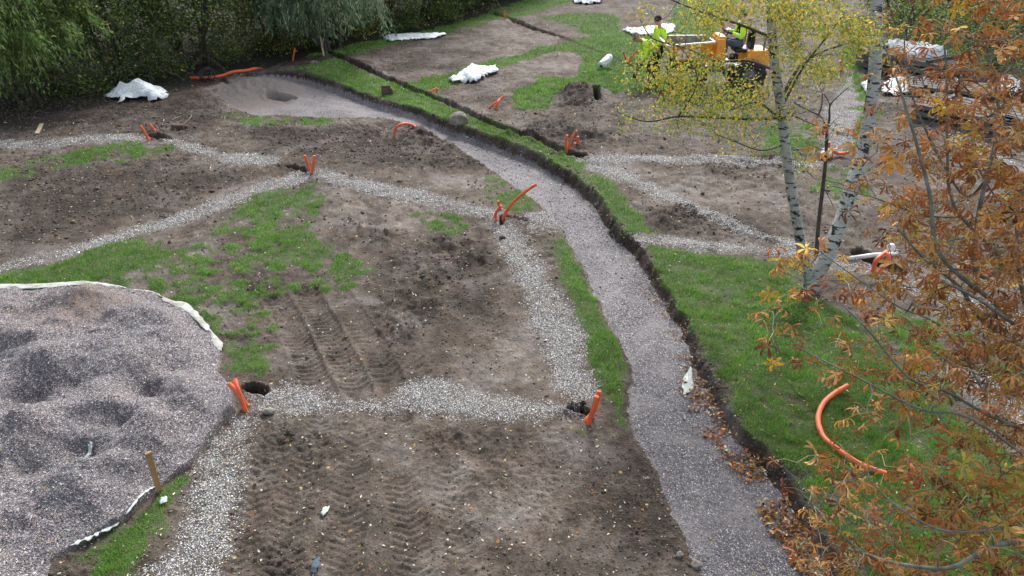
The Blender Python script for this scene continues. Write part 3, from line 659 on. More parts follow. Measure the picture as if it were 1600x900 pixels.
o = scatter('fallen_leaves', ([(0, 0, 0), (.3, .25, .12), (.55, .08, 0), (1, .02, .2), (.5, -.22, .15)], [(0, 1, 2), (2, 1, 3), (0, 2, 4), (4, 2, 3)]),
        np.stack([x, y, z + .006 + rng.uniform(0, .03, n) * foot], -1), rots(n, rng.uniform(0, 6.3, n), rng.normal(0, .3, n), rng.normal(0, .5, n)), s, cc, M['litter'])
tag(o, 'small fallen leaves scattered over the site and piled along the bank', 'fallen leaves', kind='stuff')
# ------------------------------------------------------------------ conduits
def pipe(pts, label, r=.027, group='orange cable conduits standing out of the trenches', matn='conduit', name='conduit_pipe', cat='conduit', ends=(0, 1), n=12, black_cap=False):
    """pts in world; first point goes into the ground"""
    P = smoothline(pts, 7) if len(pts) > 2 else smoothline(pts, 5)
    mb = MB(); P = [Vector(p) for p in P]
    mb.tube(P, r, n, cap=not (1 in ends))
    if 1 in ends:               # open mouth with wall thickness
        t = (P[-1] - P[-2]).normalized(); e = P[-1]
        mb.tube([e, e + t * .001, e - t * .012], [r, r * .84, r * .80], n, cap=False)
    o = mb.build(name, M[matn], origin=tuple(P[0])); tag(o, label, cat, group)
    if 1 in ends:
        mi = MB(); mi.tube([e - t * .010, e - t * .05], [r * .80, r * .7], n, cap=True); mi.build('bore_shade', M['conduit_inside_shade'], o)  # dark capped plug, paints the shade down the hollow pipe
    return o
def up(base, tops, lab, dz=-.12, r=.027, lean=0.0, **k):
    """base pixel on the ground; tops: (px, py) seen at the base's distance plus lean metres"""
    b = pb(*base); pts = [b + np.array([0, 0, dz])]; pts.append(b)
    for i, t in enumerate(tops): pts.append(AY(t[0], t[1], b[1] + lean * (i + 1) / len(tops)))
    return pipe(pts, lab, r, **k)
up((232, 218), [(226, 206), (219, 196)], 'short straight orange conduit left of a taller curved one on the far left gravel')
up((251, 218), [(245, 207), (233, 193)], 'curved taller orange conduit, right one of a pair on the far left gravel strip')
up((484, 268), [(481, 256), (476, 243)], 'dark tipped orange conduit, left arm of the V at the gravel apex')
up((487, 267), [(490, 255), (491, 243)], 'plain orange conduit, right arm of the V at the gravel apex')
b = pb(616, 212); e = pb(650, 200)
pipe([b - [0, 0, .1], b, AY(619, 199, b[1]), AY(632, 193, b[1] + .1), AY(643, 195, e[1]), e], 'orange conduit bent into a low arch at the left edge of the path', ends=(0,))
b = pb(670, 152); e = pb(680, 154)
pipe([b - [0, 0, .1], b, AY(675, 142, b[1]), AY(683, 137, b[1] + .1)], 'slanting orange conduit of a small A shape beside the narrow trench')
pipe([e - [0, 0, .1], e, AY(681, 145, e[1]), AY(683.5, 138, e[1])], 'upright orange conduit of a small A shape beside the narrow trench')
b = pb(764, 168)
pipe([b + [0, 0, .02], AY(775, 160, b[1] + .05), AY(787, 150, b[1] + .2)], 'orange conduit lying low and slanting up to the right on bare soil')
b = pb(774, 168)
pipe([b + [0, 0, -.05], AY(777, 161, b[1] + .02), AY(781, 155, b[1] + .15)], 'shorter orange conduit tucked under the slanting one on bare soil')
up((458, 95), [(459, 85), (461, 75)], 'single orange conduit standing upright in front of the hedge')
up((524, 90), [(521, 85), (518, 80)], 'short orange conduit leaning left at the start of the narrow trench')
up((526, 90), [(525, 82), (522, 74)], 'taller orange conduit with black cable in its mouth at the start of the narrow trench')
up((789, 31), [(788, 24), (787, 17)], 'left orange conduit of the far pair at the top edge of the brown plot')
up((793, 31), [(793, 25), (796, 20)], 'right orange conduit of the far pair at the top edge of the brown plot')
up((886, 238), [(884, 224), (886, 211)], 'left of three orange conduits fanned out above the path bank')
up((889, 237), [(891, 220), (901, 204)], 'middle and tallest of three orange conduits fanned out above the path bank')
up((897, 240), [(902, 226), (903, 213)], 'right of three orange conduits fanned out above the path bank')
up((980, 99), [(977, 90), (974, 80)], 'left arm of a wide orange V of conduits on the far grass')
up((981, 99), [(987, 89), (996, 78)], 'right arm of a wide orange V of conduits on the far grass')
up((1132, 50), [(1129, 42), (1123, 34)], 'thick orange conduit beyond the orange dumper, leaning left', r=.04)
up((1133, 50), [(1130, 42), (1128, 34)], 'orange conduit crossing behind the thick one beyond the orange dumper', r=.03)
up((1313, 111), [(1315, 98), (1318, 84)], 'orange conduit seen between the birch stems, standing on far grass')
up((1315, 110), [(1315, 103), (1312, 95)], 'short orange conduit beside the taller one between the birch stems')
up((1294, 246), [(1295, 234), (1295, 222)], 'upright orange conduit behind the bare sapling', r=.032)
b = pb(1298, 246)
pipe([b - [0, 0, .05], b + [0.02, 0, .12], AY(1310, 240, b[1]), AY(1326, 238, b[1])], 'orange conduit bending flat to the right behind the bare sapling', r=.032)
b = pb(1364, 424)
pipe([b - [0, 0, .1], b, AY(1370, 406, b[1]), AY(1386, 393, b[1] + .15)], 'front orange conduit arching right from the white pipe right of the birch', r=.032)
b = pb(1374, 425)
pipe([b - [0, 0, .1], b, AY(1386, 410, b[1]), AY(1388, 400, b[1] + .05), AY(1384, 396, b[1] + .1)], 'orange conduit curling back left to form a loop right of the birch', r=.032)
b = pb(1366, 412)
pipe([b - [0, 0, .1], b, AY(1371, 398, b[1]), AY(1378, 390, b[1] + .1)], 'rear shorter orange conduit behind the loop right of the birch', r=.032)
up((776, 345), [(774, 335), (783, 321)], 'orange conduit leaning across its neighbour at the gravel junction by the path', r=.025)
up((784, 345), [(783, 330), (778, 314)], 'orange conduit with bent tip, upright at the gravel junction by the path', r=.025)
b = pb(787, 342)
pipe([b - [0, 0, .1], b, AY(800, 318, b[1] - .05), AY(820, 300, b[1] - .05), AY(838, 288, b[1] + .0)], 'long orange conduit reaching up right towards the path from the gravel junction', r=.026)
b = pb(383, 641)
pipe([b - [0, 0, .1], b, AY(372, 615, b[1] + .02), AY(357, 599, b[1] + .05)], 'orange conduit leaning left with open mouth by the crushed stone bed', r=.026)
b = pb(385, 634)
pipe([b - [0, 0, .1], b, AY(373, 613, b[1] - .05), AY(367, 593, b[1] + .05)], 'orange conduit crossing behind its leaning twin by the crushed stone bed', r=.026)
b = pb(919, 662)
pipe([b - [0, 0, .1], b, AY(927, 640, b[1] - .02), AY(932, 619, b[1])], 'nearer orange conduit of the pair at the foot of the wide gravel band', r=.027)
b = pb(915, 658)
pipe([b - [0, 0, .1], b, AY(929, 640, b[1] + .08), AY(936, 611, b[1] + .12)], 'farther orange conduit of the pair at the foot of the wide gravel band', r=.024)
hp = [gpt(*p, .03) for p in [(1322, 611), (1300, 620), (1284, 636), (1277, 658), (1284, 684), (1300, 700), (1328, 720), (1352, 733), (1383, 744)]]
hp[0][2] += .05
pipe(hp, 'long orange hose curved in a C on the right hand lawn', r=.028, group=None, name='orange_hose', cat='hose')
hp = [gpt(*p, .03) for p in [(299, 124), (322, 123), (345, 121), (365, 118), (385, 113), (400, 109), (417, 108)]]
pipe(hp, 'long orange conduit lying along the foot of the hedge', r=.045, group=None, name='orange_hose', cat='hose')
# black cable coil
mb = MB()
for k, (px, py, r, t) in enumerate([(321, 117, .17, .5), (324, 116, .2, .8), (318, 118, .14, .3), (326, 118, .18, 1.1)]):
    c = AY(px, py, gpt(322, 124)[1] - .05); q = Matrix.Rotation(t, 3, 'X') @ Matrix.Rotation(.3 * k, 3, 'Y')
    mb.tube([Vector(c) + q @ Vector((r * math.cos(a), r * math.sin(a), 0)) for a in np.linspace(0, 6.3, 22)], .016, 6)
o = mb.build('cable_coil', M['black_plastic'], origin=gpt(322, 124)); tag(o, 'loose coil of black cable hung over the orange conduit by the hedge', 'cable')
# white pipe below the loop
a, b = pb(1326, 402, .02), gpt(1392, 426, .02)
mb = MB(); mb.tube([a, (a + b) / 2 + [0, 0, .02], b], .035, 8); o = mb.build('white_pipe', M['white_pipe'], origin=a); tag(o, 'white pipe lying in the open trench under the orange loop', 'pipe')
mb = MB(); c = gpt(1384, 412, .06); mb.ball(c, (.07, .06, .08)); o = mb.build('plastic_bag', M['white_sheet'], origin=c - [0, 0, .06]); tag(o, 'small white bag pushed behind the orange loop right of the birch', 'bag')

# ------------------------------------------------------------------ sheets
def sheet(name, label, cat, outline, amp, seed, matn='white_sheet', step=.06, f=2.5, group=None, base=None, thick=.012, lift=.02):
    P = np.array([G(*p)[:2] for p in outline]); x0, y0 = P.min(0); x1, y1 = P.max(0)
    nx = min(150, max(8, int((x1 - x0) / step))); ny = min(150, max(8, int((y1 - y0) / step)))
    X, Y = np.meshgrid(np.linspace(x0, x1, nx), np.linspace(y0, y1, ny)); x = X.ravel(); y = Y.ravel()
    x = x + .35 * step * fbm(x, y, 4, 2, seed); 
    sd = sdpoly(x, y, [tuple(p) for p in P], 1); zg = terrain(x, y)['z']
    lim = min((x1 - x0), (y1 - y0)) * .35 + .02
    prof = sst(-.01, lim, sd)
    z = zg + lift + amp * prof * (.45 + .5 * ridged(x, y, f * .45, 2, seed + 3) + .35 * ridged(x + .2 * fbm(x, y, 3, 2, 1), y, f * 1.1, 2, seed)) + min(amp, .2) * .5 * np.abs(ridged(x, y, f * 1.9, 2, seed + 5)) * sst(-.01, .08, sd)
    z = np.maximum(z, zg + .012)
    idg = np.arange(nx * ny).reshape(ny, nx)
    q = np.stack([idg[:-1, :-1], idg[:-1, 1:], idg[1:, 1:], idg[1:, :-1]], -1).reshape(-1, 4)
    q = q[(sd[q] > -.3 * step).sum(1) >= 3]; u, inv = np.unique(q, return_inverse=True)
    V = np.stack([x, y, z], -1)[u]
    V += (rng.uniform(0, 1, (len(V), 3)) - [.5, .5, 0]) * min(.085, amp * .42) * [.5, .5, 1]
    o = npmesh(name, V, inv.reshape(-1, 4), M[matn], None, False, origin=(V[:, 0].mean(), V[:, 1].mean(), V[:, 2].min()))
    s = o.modifiers.new('thick', 'SOLIDIFY'); s.thickness = thick; s.offset = 1
    return tag(o, label, cat, group)
g = 'white sheets and bags left lying about'
sheet('plastic_sheet', 'heap of pale blue white sheeting on dark soil in front of the hedge', 'plastic sheet', [(168, 158), (182, 146), (196, 144), (212, 146), (235, 143), (255, 146), (262, 158), (245, 163), (222, 162), (206, 161), (196, 167), (184, 167), (192, 161), (178, 161)], .30, 3, f=2.2, step=.10, group=g, thick=.01)
sheet('plastic_sheet', 'long flat strip of white sheeting on the far grass verge', 'plastic sheet', [(600, 60), (608, 57), (650, 52), (695, 51), (697, 54), (680, 58), (640, 63), (612, 67), (603, 66)], .10, 5, f=1.5, step=.07, group=g)
sheet('plastic_sheet', 'crumpled white sheet with raised folds in the middle of the brown plots', 'plastic sheet', [(702, 127), (720, 118), (727, 112), (740, 112), (755, 112), (776, 108), (779, 115), (760, 121), (748, 130), (735, 131), (728, 129), (712, 131)], .26, 8, f=2.6, step=.09, group=g)
sheet('plastic_sheet', 'white sheet spread behind the two workers', 'plastic sheet', [(973, 48), (1000, 47), (1040, 43), (1054, 42), (1053, 50), (1040, 57), (1010, 57), (985, 55)], .14, 9, f=2, step=.07, group=g)
sheet('plastic_sheet', 'white sheet at the very top edge of the picture', 'plastic sheet', [(894, -3), (915, -6), (942, -2), (938, 3), (915, 6), (898, 5)], .25, 10, f=1.5, step=.09, group=g)
sheet('plastic_sheet', 'bright white sheet with red stripes in front of the stacked planks', 'plastic sheet', [(1378, 138), (1392, 124), (1410, 118), (1420, 128), (1424, 140), (1412, 152), (1395, 156), (1378, 152)], .22, 12, f=2.4, step=.08, group=g)
sheet('plastic_sheet', 'flat white board shaped sheet right of the striped one', 'plastic sheet', [(1426, 142), (1440, 138), (1460, 140), (1457, 148), (1428, 151)], .05, 13, f=2, step=.06, group=g)
sheet('plastic_sheet', 'small white sheet draped beside the leaning birch stem', 'plastic sheet', [(1345, 136), (1352, 130), (1362, 137), (1360, 150), (1350, 147)], .2, 14, f=3, step=.05, group=g)
sheet('plastic_sheet', 'white scrap beside the orange conduits beyond the dumper', 'plastic sheet', [(1132, 50), (1138, 46), (1144, 49), (1140, 53)], .08, 15, f=3, step=.05, group=g)
sheet('plastic_bag', 'white bag at the foot of the conduits behind the bare sapling', 'bag', [(1280, 246), (1284, 239), (1296, 240), (1299, 247), (1290, 251)], .16, 16, f=4, step=.03)
pp = [gpt(*p, .016) for p in [(1066, 596), (1069, 589), (1074, 583), (1078, 577), (1081, 580), (1081, 590), (1083, 599), (1084, 606), (1080, 612), (1072, 616), (1067, 617), (1068, 611), (1065, 605)]]; nP = len(pp); mb = MB()
mb.add([p + [0, 0, .006 * math.sin(3 * i)] for i, p in enumerate(pp)] + [p - [0, 0, .004] + [0, 0, .006 * math.sin(3 * i)] for i, p in enumerate(pp)] + [np.mean(pp, axis=0) + [0, 0, .02]], [(i, (i + 1) % nP, 2 * nP) for i in range(nP)] + [(i, i + nP, (i + 1) % nP + nP, (i + 1) % nP) for i in range(nP)] + [tuple(reversed(range(nP, 2 * nP)))])
o = mb.build('paper_sheet', M['dirty_paper'], smooth=False, origin=pp[0]); tag(o, 'torn pale sheet lying on the mauve gravel path', 'paper')
sheet('paper_scrap', 'small curled white scrap on the tread marked soil at the bottom', 'paper', [(502, 806), (506, 797), (516, 794), (513, 803), (506, 811)], .015, 18, 'dirty_paper', .01, 9, thick=.002)
sheet('paper_scrap', 'small crumpled white scrap on grass beside the wooden stake', 'paper', [(251, 792), (254, 782), (264, 781), (262, 789), (254, 793)], .02, 19, 'dirty_paper', .01, 9, thick=.002)
sheet('paper_scrap', 'blue grey scrap half buried in soil at the bottom edge', 'paper', [(486, 892), (494, 876), (502, 875), (500, 888), (494, 900), (487, 899)], .02, 20, 'grey_trousers', .01, 9, thick=.002)
sheet('paper_scrap', 'narrow torn white strip lying in a dip of the crushed stone bed', 'paper', [(136, 731), (145, 724), (148, 716), (154, 715), (152, 721), (145, 729), (138, 733)], .02, 27, 'dirty_paper', .012, 9, thick=.002)
# white roll standing tilted on grass
a = gpt(939, 108, .09); b = a + np.array([.32, .35, .22]); mb = MB(); P = smoothline([a, (a + b) / 2, b], 5)
mb.tube(P, [.12, .13, .13, .13, .13, .13, .12, .12, .11, .09, .05][:len(P)], 12); o = mb.build('fabric_roll', M['white_sheet'], origin=a); tag(o, 'short white roll of fabric lying tilted on far grass', 'fabric roll')
mb = MB(); mb.tube([a + np.array([-.005, -.006, -.004]), a + np.array([.04, .04, .02])], .05, 10); mb.build('core', M['black_plastic'], o)

# geotextile lining of the bed
def ribbon(name, label, pts, w0, seed, matn='pale_fabric', off=0.0):
    P = smoothline([G(*p)[:2].tolist() + [0] for p in pts], 16); P = np.array(P); t = np.gradient(P, axis=0); t /= np.linalg.norm(t[:, :2], axis=1)[:, None] + 1e-9
    nn = np.stack([-t[:, 1], t[:, 0], 0 * t[:, 0]], -1); P = P + nn * off; k = 7; V = []; n = len(P); al = np.arange(n) / n * 12
    w = w0 * (.75 + .7 * vnoise(al * 1.3, al * 0, seed)) * np.minimum(1, np.minimum(np.arange(n), n - 1 - np.arange(n)) / 8 + .15)
    zs = np.max([terrain(P[:, 0] + nn[:, 0] * e * w, P[:, 1] + nn[:, 1] * e * w)['z'] for e in (-.5, -.25, 0, .25, .5)], axis=0); zs = np.convolve(np.pad(zs, 12, 'edge'), np.ones(25) / 25, 'valid')
    for i in range(k):
        s = i / (k - 1) - .5; q = P + nn * (s * w + min(.012, .12 * w0) * vnoise(al * 5, al * 0 + i, seed + 1))[:, None]; q[:, 2] = zs + .006 + .07 * w0 * (1 - (2 * s) ** 2) * (1 + .7 * vnoise(al * 6, al * 0 + i * .9, seed + 2)); V.append(q)
    V = np.stack(V, 1); ids = np.arange(n * k).reshape(n, k); q = np.stack([ids[:-1, :-1], ids[1:, :-1], ids[1:, 1:], ids[:-1, 1:]], -1).reshape(-1, 4)
    o = npmesh(name, V.reshape(-1, 3), q, M[matn], None, True, origin=V.reshape(-1, 3).mean(0)); s = o.modifiers.new('t', 'SOLIDIFY'); s.thickness = .004
    return tag(o, label, 'fabric edging')
ribbon('fabric_edging', 'pale wrinkled fabric edge curving round the far rim of the crushed stone bed', [(-150, 470), (-40, 463), (40, 460), (100, 455), (160, 452), (205, 454), (242, 461), (262, 475), (292, 488), (315, 508), (333, 530), (347, 553)], .10, 30)
ribbon('fabric_edging', 'narrow white fabric edge along the near grass side of the crushed stone bed', [(113, 860), (135, 850), (160, 838), (188, 822)], .045, 31, 'dirty_paper', -.02)
ribbon('fabric_edging', 'thin white fabric edge running up to the wooden stake', [(198, 812), (210, 800), (222, 784), (236, 771), (245, 765)], .028, 32, 'dirty_paper', -.02)

# ------------------------------------------------------------------ stakes, planks, blocks, rocks
def stake(base, top, w, label, matn='raw_wood', Yoff=0.0, h=None, name='wooden_stake'):
    b = pb(*base); t = AY(top[0], top[1], b[1] + Yoff); mb = MB(); d = (t - b) / np.linalg.norm(t - b)
    mb.bar(b - d * .1, t, w, h or w * .5); o = mb.build(name, M[matn], smooth=False, origin=b, bevel=.002); return tag(o, label, 'stake')
stake((247, 763), (231, 707), .05, 'stout sawn wooden stake leaning left beside the crushed stone bed', Yoff=-.1)
stake((506, 88), (501, 57), .08, 'pale wooden stake standing in front of the hedge by the trench start', 'pale_wood')
stake((871, 86), (872, 60), .05, 'thin wooden stake on the far grass left of the white roll', 'pale_wood')
stake((963, 306), (963, 272), .022, 'thin weathered stick standing right of the path bank', 'pale_wood')
def plank(a, b, w, label, matn='pale_wood'):
    A = gpt(*a, .03); B = gpt(*b, .03); mb = MB(); mb.bar(A, B, w, .025); o = mb.build('plank', M[matn], smooth=False, origin=A, bevel=.002); tag(o, label, 'plank')
plank((58, 209), (66, 196), .08, 'short pale plank lying on dark soil above the far left gravel strip')
plank((-40, 455), (47, 448), .05, 'long pale lath on grass at the left edge of the picture')
def block(px, w, h, label, rz, matn='brown_block'):
    b = pb(*px); mb = MB(); q = Matrix.Rotation(rz, 3, 'Z'); mb.box(b + [0, 0, h / 2 - .01], (w, w * .55, h), q, (.94, .9)); mb.box(b + [w * .55, .05, h * .3], (w * .35, w * .5, h * .6), q, (.5, .7))
    o = mb.build('stone_block', M[matn], smooth=False, origin=b, bevel=.01); tag(o, label, 'block')
block((604, 148), .24, .26, 'rough brown block standing on grass at the lip of the path bank', .3)
block((280, 201), .3, .12, 'low brown block in the soil below the white sheet heap', -.1)
def rock(px, r, label, seed, matn='rock'):
    b = pb(*px); bm = bmesh.new(); bmesh.ops.create_icosphere(bm, subdivisions=3, radius=1)
    for v in bm.verts:
        c = v.co; k = 1 + .28 * float(fbm(np.array([c.x * 1.1 + seed]), np.array([c.y * 1.1 + c.z * 1.3]), 1.3, 3, seed)[0]); v.co = Vector((c.x * r[0] * k, c.y * r[1] * k, c.z * r[2] * k))
    me = bpy.data.meshes.new('rock'); bm.to_mesh(me); bm.free()
    for p in me.polygons: p.use_smooth = True
    me.materials.append(M[matn]); o = link('rock', me, origin=b + [0, 0, r[2] * .5]); tag(o, label, 'rock')
rock((717, 192), (.22, .16, .17), 'pale boulder set into the grassy lip of the path bank', 3)
rock((420, 645), (.07, .05, .045), 'round brown stone at the left end of the cross gravel strip', 4)
rock((1088, 885), (.05, .045, .045), 'grey stone lump at the bottom left edge of the path', 5); rock((1062, 868), (.035, .03, .03), 'smaller grey stone just up left of the lump at the path edge', 6)
rock((1012, 748), (.02, .018, .015), 'small round stone on the dark soil beside the path edge', 7)
rock((492, 101), (.12, .1, .07), 'pale stone at the left tip of the far grass tongue', 8)
rock((785, 372), (.05, .04, .03), 'dark stone near the top of the wide gravel band', 9, 'brown_block')
# dead branch
mb = MB(); P = [gpt(*p, .05) for p in [(268, 192), (285, 184), (300, 181), (318, 181), (338, 185)]]; mb.tube(smoothline(P, 4), np.linspace(.012, .007, 17), 5)
P = [gpt(*p, .04) for p in [(300, 181), (295, 190), (285, 196)]]; mb.tube(P, [.009, .007, .005], 5); P = [gpt(*p, .08) for p in [(285, 184), (275, 179), (300, 176), (325, 180)]]; mb.tube(smoothline(P, 4), .006, 5)
o = mb.build('dead_branch', M['dead_twig'], origin=gpt(300, 185)); tag(o, 'forked pale dead branch lying on dark soil below the hedge', 'branch')

# ------------------------------------------------------------------ stacked timber at upper right
def stack(c, n, size, rz, label, layers=4, top=False):
    root = empty('timber_stack', (c[0], c[1], 0), rz, False); tag(root, label, 'timber stack', 'stacks of grey timber'); L, Wd, th = size
    for k in range(layers):
        z = .05 + k * (th + .07); mb = MB()
        for i in range(n): mb.box(((i - (n - 1) / 2) * (Wd / n), rng.normal(0, .03), z + th / 2), (Wd / n * .8, L, th))
        mb.build('board_layer', M['grey_wood'], root, smooth=False)
        mb = MB(); [mb.box((0, yy, z + th + .035), (Wd, .08, .066)) for yy in (-L * .35, 0, L * .35)]; mb.build('spacer', M['dark_panel'], root, smooth=False)
    return root
q = G(1435, 122); stack((q[0], q[1] + .6), 6, (2.6, 1.5, .12), .5, 'dark timber stack under white sheeting behind the birch', 3)
q = G(1490, 150); stack((q[0], q[1]), 5, (2.2, 1.2, .08), 1.15, 'low timber stack between the sheeted one and the slatted one', 2)
q = G(1545, 205); stack((q[0], q[1]), 6, (3.0, 1.5, .09), .75, 'slatted grey timber stack behind the chestnut leaves at the right edge', 3)
q = G(1600, 60); stack((q[0], q[1]), 6, (3.5, 2, .12), 1.2, 'far timber stack in the top right corner', 4)
def drape(c, sx, sy, z0, label, seed, drop=.5):
    n = 26; X, Y = np.meshgrid(np.linspace(-1, 1, n), np.linspace(-1, 1, n)); r = np.maximum(np.abs(X), np.abs(Y))
    x = c[0] + X * sx + .06 * fbm(X, Y, 3, 2, seed); y = c[1] + Y * sy + .06 * fbm(X, Y, 3, 2, seed + 1)
    z = z0 + .10 * ridged(X, Y, 1.6, 3, seed) - drop * sst(.66, 1.0, r + .15 * fbm(X, Y, 2, 2, seed + 5)); V = np.stack([x, y, z], -1).reshape(-1, 3)
    ids = np.arange(n * n).reshape(n, n); q = np.stack([ids[:-1, :-1], ids[:-1, 1:], ids[1:, 1:], ids[1:, :-1]], -1).reshape(-1, 4)
    V[:, 2] += rng.uniform(0, .05, len(V))
    o = npmesh('plastic_sheet', V, q, M['white_sheet'], None, False, origin=(c[0], c[1], z0)); s = o.modifiers.new('t', 'SOLIDIFY'); s.thickness = .01; tag(o, label, 'plastic sheet', g)
q = G(1435, 122); drape((q[0] + .2, q[1] + .9), .75, .95, .68, 'white sheeting draped over the dark timber stack behind the birch', 50, .6)
q = G(1582, 60); drape((q[0], q[1]), 1.3, .8, .84, 'bluish white sheeting on the far timber stack in the corner', 52, .5)
sheet('plastic_sheet', 'pale sheeting on the ground among the chestnut leaves near the slatted stack', 'plastic sheet', [(1545, 130), (1575, 122), (1600, 135), (1595, 150), (1560, 148)], .25, 55, f=2, step=.07, group=g)
mb = MB(); q = G(1565, 218); mb.box((q[0], q[1], .22), (.5, .4, .42), Matrix.Rotation(.4, 3, 'Z'), (.95, .95)); mb.box((q[0], q[1], .445), (.54, .44, .03), Matrix.Rotation(.4, 3, 'Z'))
o = mb.build('plastic_crate', M['grey_trousers'], smooth=False, origin=(q[0], q[1], 0), bevel=.01); tag(o, 'blue grey lidded crate beside the slatted timber stack', 'crate')
# ------------------------------------------------------------------ trees
class Tree:
    """skeleton nodes grown towards targets; limbs become tubes"""
    def __init__(s, root): s.P = [np.array(root, float)]; s.par = [-1]; s.rad = [0]; s.lines = []
    def add_line(s, pts, r0, r1, start=None, sm=5):
        pts = [np.array(p, float) for p in pts]; A = np.array(s.P)
        if start is None: start = int(np.argmin(((A - pts[0]) ** 2).sum(1)))
        full = ([s.P[start]] if np.linalg.norm(s.P[start] - pts[0]) > 1e-3 else []) + pts
        S = smoothline(full, sm) if len(full) > 2 else smoothline(full, 3); rr = np.linspace(r0, r1, len(S)); s.lines.append((S, rr))
        for p, r in zip(S, rr): s.P.append(p); s.rad.append(r)
    def grow(s, targets, r=.006, sag=.0, rend=.003, lift=.1, rcap=.02, nseg=3):
        """nearest first, every new twig offers itself to the rest; returns the direction at each tip"""
        T = np.array(targets); A = np.array(s.P); n = len(T); d2 = np.full(n, 1e9); near = np.zeros(n, int)
        for k0 in range(0, len(A), 400):
            dd = ((T[:, None] - A[None, k0:k0 + 400]) ** 2).sum(2); j = dd.argmin(1); m = dd[np.arange(n), j]; b = m < d2; d2[b] = m[b]; near[b] = j[b] + k0
        done = np.zeros(n, bool); dirs = np.zeros((n, 3))
        for _ in range(n):
            i = int(np.argmin(np.where(done, 1e9, d2))); done[i] = True; a = s.P[near[i]]; b = T[i]; L = np.linalg.norm(b - a)
            m1 = a + (b - a) * .4 + np.array([0, 0, lift * L]) + rng.normal(0, .05 * L, 3); m2 = a + (b - a) * .75 + np.array([0, 0, lift * .7 * L - sag * L]) + rng.normal(0, .03 * L, 3)
            ra = min(s.rad[near[i]] * .8 if s.rad[near[i]] else r, rcap, r + .006 * L); S = [a, m1, m2, b]; s.lines.append((S, np.linspace(max(ra, rend * 1.2), rend, 4)))
            dirs[i] = (b - m2) / (np.linalg.norm(b - m2) + 1e-9); st = len(s.P); new = [m1, m2, b]
            for q in new: s.P.append(q); s.rad.append(ra * .9)
            for k, q in enumerate(new):
                dd = ((T - q) ** 2).sum(1); bb = (dd < d2) & ~done; d2[bb] = dd[bb]; near[bb] = st + k
        return dirs
    def mesh(s, name, mat, parent, sel=None, n=6):
        mb = MB()
        for (S, rr) in s.lines:
            big = rr[0] > .02
            if sel == 'big' and not big: continue
            if sel == 'small' and big: continue
            mb.tube(S, list(rr), (9 if rr[0] > .05 else 6) if big else 4, cap=big)
        if mb.v: return mb.build(name, mat, parent)

# ---- palmate leaf templates of the horse chestnut, withered and drooping
def palm_template(seed, curl):
    r = random.Random(seed); V = []; Fq = []; nl = r.choice([5, 6, 7, 7])
    for k in range(nl):
        ang = (k - (nl - 1) / 2) * (2 * math.pi / (nl + 1.2)) + r.uniform(-.25, .25); L = r.uniform(.7, 1.05) * (1 - .25 * abs(k - (nl - 1) / 2) / nl * 2)
        droop = r.uniform(.8, 2.3) * curl; fold = r.uniform(.2, 1.1) * min(curl, 1.1); tw = r.uniform(-.7, .7) * curl; pos = Vector((0, 0, 0)); pitch = r.uniform(-.2, .35); o = len(V); ns = 6
        side = Vector((-math.sin(ang), math.cos(ang), 0)); yaw = ang
        for i in range(ns + 1):
            t = i / ns; wdt = .31 * L * (max(t, .02) ** 1.0) * (1 - t ** 4) * 1.25 * (1 - .30 * curl) * r.uniform(.85, 1.1) if i < ns else 0
            fw = Vector((math.cos(yaw) * math.cos(pitch), math.sin(yaw) * math.cos(pitch), math.sin(pitch))); sd_ = Vector((-math.sin(yaw), math.cos(yaw), 0)); upv = fw.cross(sd_)
            q = Matrix.Rotation(tw * t, 3, fw); sd2 = q @ sd_; up2 = q @ upv
            V += [pos + sd2 * wdt * math.cos(fold) - up2 * wdt * -math.sin(fold), pos, pos - sd2 * wdt * math.cos(fold) + up2 * wdt * math.sin(fold)]
            pos = pos + fw * (L / ns); pitch -= droop / ns * r.uniform(.4, 1.6); yaw += r.uniform(-.12, .12) * curl
        for i in range(ns):
            a = o + i * 3; Fq += [(a, a + 1, a + 4, a + 3), (a + 1, a + 2, a + 5, a + 4)]
    return [tuple(v) for v in V], Fq
def hang_rot(n, dirs, down=.5):
    yaw = np.arctan2(dirs[:, 1], dirs[:, 0]) + rng.normal(0, .7, n); return rots(n, yaw, rng.normal(-down, .55, n), rng.normal(0, .5, n))
def px_targets(n, region, dfun, jit):
    out = []
    while len(out) < n:
        x = random.uniform(region[0], region[2]); y = random.uniform(region[1], region[3]); d = dfun(x, y)
        if d is None: continue
        p = D(x, y, d + random.gauss(0, jit))
        if p[2] > .35: out.append(p)
    return out
def interp_poly(pts, y): return float(np.interp(y, [p[1] for p in pts], [p[0] for p in pts]))

